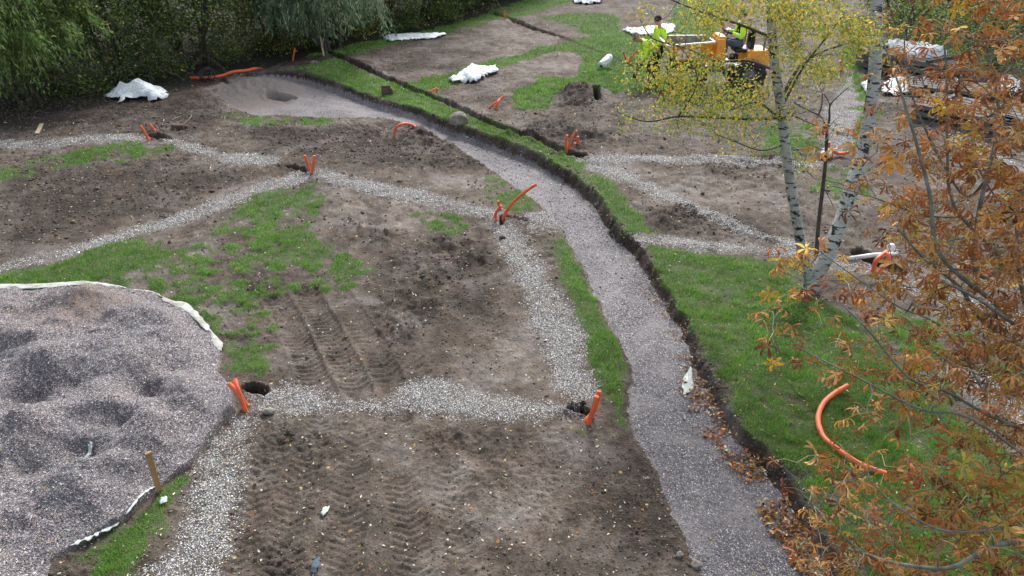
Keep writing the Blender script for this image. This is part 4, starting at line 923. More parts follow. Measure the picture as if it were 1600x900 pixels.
# horse chestnut close to the viewer at right
root = empty('horse_chestnut_tree', (5.6, 5.1, 0)); tag(root, 'nearby horse chestnut tree full of withered rust brown leaves at right', 'tree')
tr = Tree((5.6, 5.1, 0)); Tp = [(5.6, 5.1, 0), (5.58, 5.15, .8), (5.65, 5.1, 1.8), (5.6, 5.2, 3.2), (5.7, 5.25, 5), (5.65, 5.3, 7)]
tr.add_line(Tp, .17, .06)
LB = [([(1640, 560, 5.6), (1540, 505, 5.3), (1500, 450, 5.1), (1440, 400, 4.9), (1400, 352, 4.8)], .03, .007),
  ([(1600, 420, 5.6), (1530, 430, 5.3), (1528, 340, 5.3), (1560, 190, 5.4), (1545, 90, 5.5), (1533, 10, 5.6)], .035, .008),
  ([(1560, 480, 5.2), (1470, 400, 4.9), (1452, 300, 4.9), (1425, 200, 5.0), (1400, 120, 5.1), (1377, 58, 5.2)], .028, .006),
  ([(1560, 400, 5.5), (1490, 320, 5.4), (1480, 220, 5.4), (1478, 100, 5.5), (1470, 40, 5.6)], .022, .006),
  ([(1500, 300, 5.6), (1425, 150, 5.6), (1412, 30, 5.7)], .02, .006), ([(1590, 400, 5.6), (1580, 330, 5.7), (1550, 300, 5.7), (1502, 200, 5.8), (1506, 90, 5.9)], .018, .006),
  ([(1680, 520, 5.0), (1600, 512, 4.9), (1548, 480, 4.8), (1500, 452, 4.7), (1470, 440, 4.7)], .026, .006),
  ([(1700, 700, 5.1), (1560, 655, 4.9), (1480, 612, 4.8), (1420, 590, 4.8), (1360, 520, 4.8), (1320, 480, 4.8)], .022, .005),
  ([(1700, 760, 4.9), (1520, 655, 4.6), (1440, 640, 4.6), (1340, 590, 4.7), (1250, 545, 4.8)], .018, .005),
  ([(1720, 800, 4.6), (1600, 820, 4.4), (1480, 830, 4.3), (1400, 790, 4.4), (1352, 742, 4.5)], .020, .005),
  ([(1740, 860, 4.4), (1600, 845, 4.3), (1530, 865, 4.2), (1480, 888, 4.1), (1400, 880, 4.1), (1350, 865, 4.2), (1300, 850, 4.3)], .03, .006),
  ([(1350, 865, 4.2), (1300, 820, 4.3), (1265, 770, 4.4), (1225, 730, 4.5)], .008, .004), ([(1720, 640, 5.2), (1640, 560, 5.3), (1600, 470, 5.4), (1590, 330, 5.4), (1620, 200, 5.5), (1600, 60, 5.6)], .03, .008),
  ([(1560, 655, 4.9), (1480, 520, 5.1), (1405, 480, 5.2), (1360, 450, 5.3), (1290, 400, 5.4)], .014, .005), ([(1500, 340, 5.4), (1440, 335, 5.3), (1370, 310, 5.3), (1300, 290, 5.4)], .012, .004),
  ([(1700, 880, 4.3), (1600, 900, 4.1), (1450, 930, 4.0), (1330, 930, 4.0)], .02, .005)]
for pts, a, b in LB:
    P = [D(*p) for p in pts]; k = int(np.argmin([abs(q[2] - (P[0][2] - .5)) for q in tr.P[:20]]))
    tr.add_line(P, a * .75, b * .85, start=k if pts[0][0] >= 1590 else None)
edge = [(1500, -400), (1440, -60), (1370, 20), (1400, 60), (1340, 120), (1330, 160), (1285, 200), (1265, 245), (1300, 280), (1280, 330), (1265, 385), (1225, 420), (1225, 470), (1180, 505), (1210, 560), (1250, 600), (1300, 650), (1260, 700), (1215, 740), (1215, 800), (1230, 850), (1240, 900), (1200, 1000)]
def ch_d(x, y):
    e = interp_poly(edge, y)
    if x < e: return None
    dens = min(1, .13 + (x - e) / 300)
    if y < 200: dens *= .85
    if x < 1390 and 60 < y < 420: dens *= .45
    if 590 < y < 900: dens *= .62
    if 440 < y < 640 and 1280 < x < 1400: dens *= .5
    if random.random() > dens: return None
    return 4.9 + .3 * math.sin(x * .01) - max(0, (y - 500)) * .0018 + random.choice([0, 0, .4, .8]) + max(0, (x - 1500)) * .001
tg = px_targets(1060, (1180, -60, 1640, 930), ch_d, .28) + px_targets(230, (1560, -380, 2100, 1000), lambda x, y: 5.2 + random.uniform(-.8, 1.4), .3)
dirs = tr.grow(tg, r=.005, rend=.0028, lift=.06, rcap=.012)
tr.mesh('trunk', M['bark_green'], root, 'big'); tr.mesh('branches', M['bark_green'], root, 'small')
# petioles + leaves
LP, LD, PB = [], [], MB()
for p, d in zip(tg, dirs):
    p = np.array(p)
    for k in range(random.choice([1, 1, 2, 2, 3])):
        a = random.uniform(0, 6.28); q = np.array([d[0] * .4 + math.cos(a) * .8, d[1] * .4 + math.sin(a) * .8, random.uniform(-.15, .5)]); q /= np.linalg.norm(q); L = random.uniform(.07, .17)
        e = p + q * L + np.array([0, 0, -.015]); PB.tube([p, p + q * L * .55 + np.array([0, 0, .012]), e], [.0026, .002, .002], 4, cap=False); LP.append(e); LD.append(q)
PB.build('leaf_stalks', M['twig_pale'], root)
LP, LD = np.array(LP), np.array(LD); n = len(LP); which = rng.integers(0, 9, n); VV, FF, CC, off = [], [], [], 0
yel = rng.random(n) < .07
for k in range(10):
    tv, tf = palm_template(100 + k, [1.5, 1.25, 1.1, 1.4, .9, 1.3, 1.2, 1.5, 1.0, .55][k]); m = (which == k) & ~yel if k < 9 else yel; nn = int(m.sum())
    if not nn: continue
    Rm = hang_rot(nn, LD[m], .65); s = rng.uniform(.065, .135, nn); tv = np.array(tv)
    V = np.einsum('nij,kj->nki', Rm, tv) * s[:, None, None] + LP[m][:, None]; VV.append(V.reshape(-1, 3)); FF.append((np.array(tf)[None] + (np.arange(nn) * len(tv))[:, None, None]).reshape(-1, 4) + off); off += nn * len(tv)
    c = palette(nn, [(.47, .205, .06), (.36, .135, .042), (.22, .075, .03), (.58, .31, .075), (.56, .29, .12)], [4, 2.6, 1.4, 1.8, 2.6], .16) if k < 9 else palette(nn, [(.52, .33, .04), (.44, .24, .04), (.48, .36, .06)], None, .15)
    cv = np.repeat(c, len(tv), 0) * (1 + rng.normal(0, .14, (nn * len(tv), 1))); CC.append(np.clip(cv, .01, .9))
npmesh('foliage', np.concatenate(VV), np.concatenate(FF), M['dry_leaf'], np.concatenate(CC), True, root); print('chestnut leaves', n)

# birch with two pale stems
bb = G(1262, 458); root = empty('birch_tree', tuple(bb)); tag(root, 'birch with two white trunks forking near the ground and yellow autumn leaves', 'tree')
tr = Tree(bb); Yb = bb[1]
base = [bb + [0, 0, -.1], bb + [0, 0, .12], AY(1266, 420, Yb)]
mb = MB()
t1 = [bb + [0, .02, -.15], bb + [0, .02, .1], AY(1262, 425, Yb), AY(1252, 385, Yb), AY(1243, 335, Yb - .02), AY(1234, 280, Yb), AY(1226, 220, Yb), AY(1219, 160, Yb + .05), AY(1209, 90, Yb + .1), AY(1205, 30, Yb + .15), AY(1203, -30, Yb + .2), AY(1196, -140, Yb + .3), AY(1200, -260, Yb + .5), AY(1185, -420, Yb + .7)]
t2 = [bb + [.05, .02, -.15], bb + [.06, .03, .1], AY(1278, 425, Yb + .05), AY(1296, 390, Yb + .15), AY(1318, 335, Yb + .4), AY(1332, 285, Yb + .65), AY(1346, 240, Yb + .9), AY(1356, 195, Yb + 1.1), AY(1364, 140, Yb + 1.3), AY(1368, 80, Yb + 1.5), AY(1370, 0, Yb + 1.7), AY(1368, -120, Yb + 1.9), AY(1372, -300, Yb + 2.2)]
tr.add_line(t1, .115, .03); tr.lines[-1] = (tr.lines[-1][0], np.interp(np.linspace(0, 1, len(tr.lines[-1][0])), [0, .1, .2, .5, .65, 1], [.12, .092, .070, .060, .056, .03])); n1 = len(tr.P)
tr.add_line(t2, .15, .04, start=0); tr.lines[-1] = (tr.lines[-1][0], np.interp(np.linspace(0, 1, len(tr.lines[-1][0])), [0, .1, .25, .5, .8, 1], [.125, .11, .108, .09, .082, .05]))
tr.mesh('trunk', M['birch_bark'], root, 'big'); nl = len(tr.lines)
A = lambda px, py, dy: AY(px, py, Yb + dy)
for pts, a, b in [([A(1224, 183, 0), A(1180, 186, .2), A(1120, 184, .3), A(1060, 182, .3), A(1010, 190, .4), A(965, 175, .5)], .026, .006), ([A(1222, 190, 0), A(1200, 170, -.2), A(1180, 160, -.3), A(1140, 172, -.5)], .022, .006),
   ([A(1222, 150, .05), A(1245, 110, .2), A(1275, 85, .4), A(1310, 72, .5), A(1345, 60, .6)], .03, .006), ([A(1222, 165, .05), A(1255, 105, .1), A(1290, 60, .1), A(1320, 20, .1)], .022, .006),
   ([A(1212, 110, .1), A(1170, 95, .5), A(1120, 95, .8), A(1070, 75, 1.0), A(1020, 60, 1.2), A(1000, 30, 1.3)], .024, .006), ([A(1207, 60, .1), A(1160, 40, .3), A(1100, 20, .5), A(1050, 0, .6), A(1010, -20, .7)], .024, .006),
   ([A(1206, 30, .1), A(1240, -10, .1), A(1300, -40, .2)], .02, .006), ([A(1226, 225, 0), A(1190, 235, -.2), A(1150, 222, -.3), A(1120, 210, -.4)], .013, .004), ([A(1219, 170, .0), A(1260, 190, .1), A(1285, 200, .2)], .014, .004),
   ([A(1060, 182, .3), A(1090, 130, .2), A(1075, 90, .1), A(1060, 70, .0)], .012, .004), ([A(1230, 250, 0), A(1245, 250, -.1), A(1255, 262, -.2)], .008, .003)]:
    tr.add_line(pts, a, b)
reg = [(1000, 95, 30, 40, .5), (1085, 100, 75, 40, 1.6), (1065, 150, 85, 40, 2.0), (990, 168, 45, 25, .6), (1150, 145, 60, 35, 1.5), (1190, 165, 40, 35, .7), (1110, 190, 70, 25, .7), (1165, 8, 70, 20, 1.2), (1095, 15, 40, 22, .6), (1215, 40, 25, 50, .35),
   (1270, 60, 60, 50, 1.8), (1320, 30, 40, 40, 1.1), (1300, 100, 40, 25, .9), (1020, 22, 20, 10, .2), (1250, 255, 14, 15, .25), (1180, 215, 40, 20, .25), (1235, 150, 20, 30, .3), (1240, 10, 30, 20, .7), (1340, 60, 20, 30, .4), (1050, 115, 40, 25, .8)]
wts = np.array([r[4] for r in reg]); wts /= wts.sum(); tg = []
for i in rng.choice(len(reg), 235, p=wts):
    cx, cy, rx, ry, _ = reg[i]; a = random.uniform(0, 6.28); q = math.sqrt(random.random()); dpt = random.uniform(-.6, .9) + (.3 if cx < 1100 else 0)
    for _k in range(random.randint(2, 7)): tg.append(A(cx + rx * q * math.cos(a) + random.gauss(0, 12), cy + ry * q * math.sin(a) + random.gauss(0, 9), dpt + random.gauss(0, .08)))
for i in range(420):
    a = random.uniform(0, 6.28); q = math.sqrt(random.random()); h = random.uniform(4.3, 8); k = 2.3 * (1 - abs(h - 5) / 5); tg.append(np.array([bb[0] + k * q * math.cos(a), bb[1] + .7 + k * q * math.sin(a), h]))
tg = [t for t in tg if t[2] > .6]
dirs = tr.grow(tg, r=.004, rend=.0022, lift=.08, rcap=.011)
tr.lines = tr.lines[nl:]; tr.mesh('branches', M['twig_dark'], root)
LP, LD = [], []
for p in tg:
    k = random.randint(9, 17)
    for j in range(k):
        t = random.random(); LP.append(np.array(p) + [random.gauss(0, .06), random.gauss(0, .06), .05 - .18 * t + random.gauss(0, .03)])
LP = np.array(LP); n = len(LP); Rm = rots(n, rng.uniform(0, 6.3, n), rng.normal(-.7, .5, n), rng.normal(0, .9, n)); tcol = palette(len(tg), [(.50, .40, .035), (.30, .32, .04), (.17, .22, .035), (.56, .38, .05)], [3, 3, 2.6, 1.3], .1)
cc = palette(n, [(.66, .50, .07), (.42, .44, .08), (.24, .31, .07), (.72, .44, .09)], [2.6, 3, 2.4, 1.0], .2)
upm = np.clip((LP[:, 2] - 1.5) / 2.5, 0, 1)[:, None]; gr = rng.random((n, 1)) > (.35 + .6 * upm); cc = np.where(gr, cc * [.62, .85, .9], cc)
scatter('foliage', LEAF4, LP, Rm, rng.uniform(.030, .050, n), np.clip(cc, 0, 1), M['leaf'], root); print('birch leaves', n)

# bare sapling between the birch stems
sb = G(1276, 408); root = empty('bare_sapling', tuple(sb)); tag(root, 'bare dark leafless sapling standing between the two white birch trunks', 'tree'); tr = Tree(sb); S_ = lambda px, py, dy=0: AY(px, py, sb[1] + dy)
tr.add_line([sb - [0, 0, .05], S_(1279, 350), S_(1286, 290), S_(1291, 240), S_(1292, 205)], .034, .022, start=0)
for pts, a, b in [([S_(1292, 205), S_(1287, 188, .1), S_(1279, 180, .2), S_(1262, 172, .3), S_(1240, 160, .3)], .020, .005), ([S_(1279, 180, .2), S_(1284, 165, .2), S_(1285, 145, .2), S_(1290, 130, .3)], .012, .004),
   ([S_(1292, 205), S_(1296, 185, -.1), S_(1297, 165, -.1), S_(1310, 150, -.1), S_(1326, 136, -.1)], .018, .004), ([S_(1297, 165, -.1), S_(1290, 150, -.2), S_(1280, 143, -.2), S_(1262, 140, -.3)], .009, .003), ([S_(1292, 205), S_(1302, 190, .1), S_(1312, 182, .2)], .008, .003),
   ([S_(1291, 235), S_(1270, 228, -.2), S_(1258, 222, -.3)], .007, .003), ([S_(1285, 145, .2), S_(1281, 135, .2), S_(1283, 125, .3)], .006, .003), ([S_(1262, 172, .3), S_(1250, 178, .4), S_(1240, 172, .5)], .006, .003), ([S_(1286, 290), S_(1296, 310), S_(1305, 330)], .006, .002)]:
    tr.add_line(pts, a, b)
tr.mesh('trunk', M['twig_dark'], root)

# ------------------------------------------------------------------ hedge: shrubs and willows behind the site
HB_ = [G(-420, 235)[:2], G(-200, 215)[:2], G(0, 182)[:2], G(150, 160)[:2], G(270, 132)[:2], G(330, 113)[:2], G(450, 88)[:2], G(560, 70)[:2], G(700, 38)[:2], G(800, 8)[:2], G(880, -22)[:2], G(1000, -45)[:2]]
def shrub(name, label, c, r, h, nleaf, pal, w, templ=LEAF4, ls=(.05, .09), group=None, stems=5, drape_=0.0, droop=.3, lean=(0, 0), low=.12, stringy=0):
    root = empty(name, (c[0], c[1], 0)); tag(root, label, 'shrub' if 'willow' not in name and 'tree' not in name else 'tree', group); c = np.array([c[0], c[1], 0.0])
    tr = Tree(c); ncl = 120 if not stringy else stringy; tg = []
    for i in range(ncl):
        a = random.uniform(0, 6.28); zz = random.random() ** .85 * h; prof = math.sqrt(max(.05, 1 - ((zz / h - .42) / .64) ** 2)); q = r * prof * (random.random() ** .4) * random.uniform(.85, 1.12)
        tg.append(c + [q * math.cos(a) + lean[0] * zz / h, q * math.sin(a) + lean[1] * zz / h, max(zz, low)])
    for k in range(stems):
        a = random.uniform(0, 6.28); t = c + [r * .5 * math.cos(a), r * .5 * math.sin(a), h * random.uniform(.5, .9)]; tr.add_line([c + [random.gauss(0, .12), random.gauss(0, .12), -.05], c + (t - c) * .5 + [random.gauss(0, .2), random.gauss(0, .2), 0], t], .07, .02, start=0)
    tr.grow(tg, r=.006, rend=.0025, lift=.05, rcap=.014); tr.mesh('stems', M['twig_dark'], root)
    tg = np.array(tg); ci = rng.integers(0, len(tg), nleaf); nz = rng.normal(0, 1, (nleaf, 3))
    if stringy:       # hanging sprays
        t = rng.random(nleaf); ang = rng.uniform(0, 6.3, len(tg)); sw = rng.uniform(.15, .55, len(tg)); Ls = rng.uniform(.6, 1.5, len(tg))
        ks = rng.integers(0, 7, nleaf); h1 = rng.normal(0, 1, (len(tg) * 7, 3))[ci * 7 + ks] * .13
        P = tg[ci] + np.stack([np.cos(ang[ci]) * sw[ci] * t, np.sin(ang[ci]) * sw[ci] * t, -Ls[ci] * t ** 1.3 * .75], -1) + h1 * (.3 + t[:, None]) + nz * .03; yaw = ang[ci] + rng.normal(0, .8, nleaf); pit = rng.normal(-.9, .35, nleaf)
        P[:, 2] = np.maximum(P[:, 2], .06)
    else:
        sz = rng.uniform(.16, .42, len(tg)); P = tg[ci] + nz * sz[ci][:, None] * [1, 1, .7]; P[:, 2] = np.abs(P[:, 2] - .03) + .03; yaw = rng.uniform(0, 6.3, nleaf); pit = rng.normal(-droop, .5, nleaf)
    Rm = rots(nleaf, yaw, pit, rng.normal(0, .8, nleaf)); cl = np.clip(1 + rng.normal(0, .22, len(tg)), .5, 1.6)[ci][:, None]
    scatter('foliage', templ, P, Rm, rng.uniform(ls[0], ls[1], nleaf), np.clip(palette(nleaf, pal, w, .22) * cl, .004, .9), M['leaf'], root); return root
dark = ([(.06, .105, .032), (.10, .155, .038), (.17, .20, .038), (.38, .36, .06)], [4, 3, 1.5, .6]); yellowish = ([(.05, .08, .022), (.10, .14, .025), (.27, .28, .045), (.45, .40, .06)], [3, 3, 1.7, .8]); mid = ([(.065, .12, .035), (.10, .17, .05), (.04, .07, .025)], [3, 2, 2])
H_ = np.array(HB_); arc = np.concatenate([[0], np.cumsum(np.linalg.norm(np.diff(H_, axis=0), axis=1))])
gH = 'shrubs of the dense hedge along the far left side'
labs = ['dense dark shrub at the far left end of the hedge outside the corner', 'dark shrub behind the left willow', 'dark shrub low in the left corner under the willow', 'dark twiggy shrub left of the white sheet heap', 'dark shrub directly behind the white sheet heap', 'shrub flecked with yellow leaves right of the white sheet heap',
  'yellow flecked shrub behind the black cable coil', 'dark shrub behind the lying orange conduit', 'deep green shrub behind the single upright conduit', 'dark shrub behind the pale wooden stake', 'deep green shrub left of the long flat white sheet', 'green shrub behind the long flat white sheet', 'olive shrub above the right end of the long flat white sheet', 'green shrub left of the far conduit pair', 'far dark shrub behind the far conduit pair', 'farthest green shrub at the top edge']
nS = len(labs); T_ = np.linspace(.8, arc[-1] - 1.5, nS)
for k, t in enumerate(T_):
    p = np.array([np.interp(t, arc, H_[:, 0]), np.interp(t, arc, H_[:, 1])]); q = np.array([np.interp(t + .5, arc, H_[:, 0]), np.interp(t + .5, arc, H_[:, 1])]) - p; q /= np.linalg.norm(q); nrm = np.array([-q[1], q[0]])
    p = p + nrm * (1.55 + random.uniform(-.15, .2)); pl = yellowish if k in (5, 6, 12) else (mid if k in (10, 11, 13, 15) else dark)
    if k < 2: continue
    shrub('hedge_shrub', labs[k], p, random.uniform(1.65, 1.95), random.uniform(3.6, 4.6), 19000 if k < 10 else 13000, *pl, ls=(.05, .10) if k < 9 else (.07, .13), group=gH)
# the row behind closes the gaps
src = shrub('hedge_shrub', 'tall shrub of the second row behind the hedge', (-13.5, 20.5), 2.6, 6, 16000, *dark, ls=(.09, .16), group='tall shrubs of the row behind the hedge', stems=6)
for k, (x, y) in enumerate([(-11, 23.5), (-8.6, 26.6), (-5.8, 29.6), (-3.4, 33), (-.6, 37), (-16.8, 17.8)]):
    c = src.copy(); col.objects.link(c); c.location = (x, y, 0); c.rotation_euler = (0, 0, 1.3 * k + .5)
    for ch in src.children:
        d = ch.copy(); col.objects.link(d); d.parent = c
wl = ([(.15, .25, .06), (.22, .32, .10), (.09, .16, .045), (.34, .40, .16)], [3, 3, 2, 1]); ww = ([(.15, .22, .12), (.22, .30, .18), (.09, .15, .07), (.34, .41, .27)], [3, 3, 2, 1.2])
q = AY(40, 20, 16.4); shrub('willow_tree', 'bright green willow hanging over the hedge in the top left corner', (q[0] - 1.2, 17.3), 1.75, 5.0, 26000, *wl, templ=NARROW, ls=(.10, .17), stringy=240, stems=6, lean=(.1, -.2), low=2.0)
q = AY(470, 20, 21.6); shrub('willow_tree', 'silvery green willow drooping over the hedge above the wooden stake', (q[0] + .2, 23.4), 2.0, 5.2, 28000, *ww, templ=NARROW, ls=(.12, .2), stringy=260, stems=6, lean=(.2, -.3), low=1.75)
# bare twiggy bush behind the sheet heap
sb = G(225, 140); root = empty('twiggy_bush', (sb[0], sb[1] + .3, 0)); tag(root, 'grey tangle of bare twigs arching behind the white sheet heap', 'shrub'); tr = Tree((sb[0], sb[1] + .3, 0)); tg = [np.array([sb[0] + random.gauss(0, .8), sb[1] + .1 + random.gauss(0, .25), random.uniform(.15, 2.1)]) for _ in range(210)]
tr.grow(tg, r=.008, rend=.004, lift=.3, rcap=.012); tr.mesh('branches', M['bark_brown'], root)
# shrubs at the top right
gl = ([(.12, .19, .04), (.20, .27, .06), (.07, .12, .03), (.34, .34, .08)], [3, 3, 2, 1])
for (px, py, r_, h_, lab, nlf) in [(1420, 45, 1.6, 2.6, 'light green bush right of the leaning birch stem at the top', 9000), (1500, 52, 1.6, 3.0, 'light green bush behind the draped timber stack', 9000), (1585, 72, 1.9, 3.2, 'green bush in the top right corner behind the chestnut', 10000), (1540, -10, 2.2, 4.2, 'far green bush at the top right edge', 9000), (1455, 112, 1.25, 2.6, 'loose light green bush in front of the draped timber stack', 3600), (1572, 118, 1.3, 2.5, 'loose light green bush behind the slatted timber stack at the right edge', 4500), (1395, -25, 1.8, 3.6, 'far green bush above the leaning birch stem', 8000)]:
    q = G(px, py); shrub('garden_shrub', lab, (q[0], q[1] + .8), r_, h_, int(nlf * 1.4), *gl, ls=(.06, .11), group='light green bushes behind the timber stacks', stems=4)
# ------------------------------------------------------------------ people
def skin_graph(V, E, Rd, sub=1):
    me = bpy.data.meshes.new('tmp'); me.from_pydata([tuple(v) for v in V], E, []); me.update(); o = bpy.data.objects.new('tmp', me); col.objects.link(o)
    o.modifiers.new('s', 'SKIN'); 
    for i, r in enumerate(Rd): me.skin_vertices[0].data[i].radius = (r, r) if not hasattr(r, '__len__') else r
    me.skin_vertices[0].data[0].use_root = True; ss = o.modifiers.new('u', 'SUBSURF'); ss.levels = ss.render_levels = sub
    dg = bpy.context.evaluated_depsgraph_get(); ev = o.evaluated_get(dg); m2 = bpy.data.meshes.new_from_object(ev); vs = [tuple(v.co) for v in m2.vertices]; fs = [tuple(p.vertices) for p in m2.polygons]
    bpy.data.objects.remove(o); return vs, fs
def ik(a, b, l1, l2, bend):
    a, b, bend = Vector(a), Vector(b), Vector(bend); d = b - a; L = min(d.length, (l1 + l2) * .995); u = d.normalized(); x = (l1 ** 2 - l2 ** 2 + L ** 2) / (2 * L); h = math.sqrt(max(l1 ** 2 - x ** 2, 0))
    pr = (bend - u * bend.dot(u)).normalized(); return a + u * x + pr * h, a + u * L
def person(label, loc, rz, hip, lean, feet, hands, hat, head_pitch, colors, group=None, side=0.0):
    """local frame: x forward, y left, z up"""
    root = empty('person', loc, rz, False); tag(root, label, 'person', group)
    hip = Vector(hip); t = Vector((math.sin(lean), side, math.cos(lean))).normalized(); ch = hip + t * .44; nk = hip + t * .54; hd = nk + (t * .6 + Vector((math.sin(lean + head_pitch), 0, math.cos(lean + head_pitch))) * .6).normalized() * .15
    lf = Vector((0, 1, 0)); V = [hip, hip + t * .22, ch, nk, hd - t * .02]; E = [(0, 1), (1, 2), (2, 3), (3, 4)]; Rd = [.13, .12, .14, .055, .05]; joints = {}
    for s, key in ((1, 'l'), (-1, 'r')):
        sh = ch + lf * s * .17 + t * .03; el, wr = ik(sh, hands[key], .29, .26, (-.4, s * .5, -.6)); hp = hip + lf * s * .09 - t * .04; kn, an = ik(hp, feet[key], .43, .42, (1, s * .1, 0.1)); toe = an + Vector((.15, s * .03, -.05)); b = len(V)
        V += [sh, el, wr, hp, kn, an, toe]; E += [(2, b), (b, b + 1), (b + 1, b + 2), (0, b + 3), (b + 3, b + 4), (b + 4, b + 5), (b + 5, b + 6)]; Rd += [.065, .045, .03, .085, .055, .04, .035]; joints[key] = (sh, el, wr, hp, kn, an, toe)
    vs, fs = skin_graph(V, E, Rd); body = MB(); body.add(vs, fs); up_ = (hd - nk).normalized(); fw = Vector((1, 0, 0)); fw = (fw - up_ * fw.dot(up_)).normalized(); q = Matrix((fw, up_.cross(fw), up_)).transposed()
    body.ball(hd + up_ * .05, (.098, .078, .118), 14, 10, q); body.ball(hd + fw * .03 - up_ * .035, (.055, .05, .045), 10, 6, q)
    body.ball(hd + fw * .105 + up_ * .03, (.018, .013, .024), 8, 5, q); [body.ball(hd + q @ Vector((-.005, s * .08, .04)), (.018, .009, .03), 8, 5, q) for s in (1, -1)]
    bo = body.build('body', M['skin'], root); 
    for s in (1, -1): eyes = MB(); eyes.ball(hd + q @ Vector((.088, s * .03, .055)), .011, 8, 5); eyes.build('eye', M['hair_dark'], bo)
    eyes = MB(); eyes.box(hd + q @ Vector((.088, 0, -.02)), (.008, .04, .008), q); eyes.build('mouth', M['hair_dark'], bo)
    hm = MB(); hm.ball(hd + up_ * .075 - fw * .012, (.106, .088, .102), 14, 8, q); hm.build('beanie' if hat else 'hair', M['black_cloth'] if hat else M['hair_grey'], root)
    # jacket, sleeves, trousers, boots, gloves
    vs, fs = skin_graph([hip - t * .06, hip + t * .22, ch, nk - t * .02], [(0, 1), (1, 2), (2, 3)], [(.165, .15), (.155, .14), (.185, .15), .075]); mb = MB(); mb.add(vs, fs)
    mb.tube([ch - lf * .17 + t * .02, ch + lf * .17 + t * .02], [.08, .08], 10); mb.build('jacket', M[colors[0]], root)
    for key in ('l', 'r'):
        sh, el, wr, hp, kn, an, toe = joints[key]; mb = MB(); mb.tube(smoothline([sh - (el - sh) * .1, sh.lerp(el, .5), el, el.lerp(wr, .5), wr], 3), np.interp(np.linspace(0, 1, 13), [0, .5, 1], [.082, .062, .05]), 10); mb.build('sleeve', M[colors[1]], root)
        bd = MB(); bd.tube([el.lerp(wr, .45), el.lerp(wr, .6)], [.064, .061], 10, cap=False); bd.build('reflective_band', M['reflective'], root)
        gl_ = MB(); d = (wr - el).normalized(); qq = d.to_track_quat('X', 'Z').to_matrix(); gl_.ball(wr + d * .05, (.055, .042, .022), 10, 6, qq)
        for k, (yy, L) in enumerate([(-.030, .065), (-.010, .078), (.010, .075), (.030, .058)]): b = wr + qq @ Vector((.09, yy, 0)); gl_.tube([b - d * .02, b + d * L * .45 + qq @ Vector((0, 0, -.008)), b + d * L * .75 + qq @ Vector((0, 0, -.035))], [.0105, .010, .008], 6)
        b = wr + qq @ Vector((.03, -.035, 0)); gl_.tube([b, b + qq @ Vector((.035, -.03, -.01)), b + qq @ Vector((.06, -.028, -.025))], [.012, .011, .009], 6); gl_.build('glove', M['black_cloth'], root)
        lg = MB(); lg.tube(smoothline([hp + t * .08, hp.lerp(kn, .5), kn, kn.lerp(an, .55), an + Vector((0, 0, .03))], 3), np.interp(np.linspace(0, 1, 13), [0, .5, 1], [.112, .078, .062]), 10); lg.build('trouser_leg', M[colors[2]], root)
        bt = MB(); bt.tube([an + Vector((0, 0, .10)), an + Vector((0, 0, -.02))], [.058, .056], 10); bt.ball(an + Vector((.06, 0, -.05)), (.14, .052, .045), 10, 6, Matrix.Rotation(math.atan2(toe.y - an.y, toe.x - an.x), 3, 'Z')); bt.build('boot', M['black_cloth'], root)
    return root
qd = G(1120, 145)
DX, DY = float(qd[0]), float(qd[1])
z0 = lambda x, y: zat(x, y)
# dumper, facing left
zc = z0(DX, DY); root = empty('site_dumper', (DX, DY + .55, zc), math.pi, False); tag(root, 'orange site dumper with open grey skip, driven by a seated worker', 'dumper')
def wheel(x, y, r=.40, w=.26):
    mb = MB(); n = 26
    prof = [(r * .62, -w / 2), (r * .93, -w / 2), (r, -w * .36), (r, w * .36), (r * .93, w / 2), (r * .62, w / 2)]; vs = []; fs = []
    for k in range(n):
        a = 2 * math.pi * k / n
        for (rr, yy) in prof: vs.append((x + rr * math.cos(a), y + yy, r + rr * math.sin(a)))
    m = len(prof)
    for k in range(n):
        for j in range(m - 1): k2 = (k + 1) % n; fs.append((k * m + j, k * m + j + 1, k2 * m + j + 1, k2 * m + j))
    mb.add(vs, fs)
    for k in range(18):
        a = 2 * math.pi * k / 18
        for s in (-1, 1): mb.box((x + (r + .005) * math.cos(a + s * .08), y + s * w * .24, r + (r + .005) * math.sin(a + s * .08)), (.05, w * .46, .05), Matrix.Rotation(-a, 3, 'Y') @ Matrix.Rotation(s * .5, 3, 'X'))
    o = mb.build('wheel', M['rubber'], root, smooth=False); rm = MB(); s = 1 if y > 0 else -1
    rm.tube([(x, y - w * .3, r), (x, y + w * .3, r)], r * .63, 20); rm.tube([(x, y + s * w * .28, r), (x, y + s * (w * .5), r)], r * .2, 12); rm.build('rim', M['steel'], o)
for x in (.75, -.8):
    for y in (.52, -.52): wheel(x, y)
mb = MB(); mb.box((-.05, 0, .52), (2.2, .5, .16)); mb.box((.75, 0, .42), (.14, .9, .14)); mb.box((-.8, 0, .42), (.14, .9, .14)); mb.box((-.15, 0, .66), (.5, .9, .06)); mb.build('chassis', M['steel'], root, smooth=False, bevel=.01)
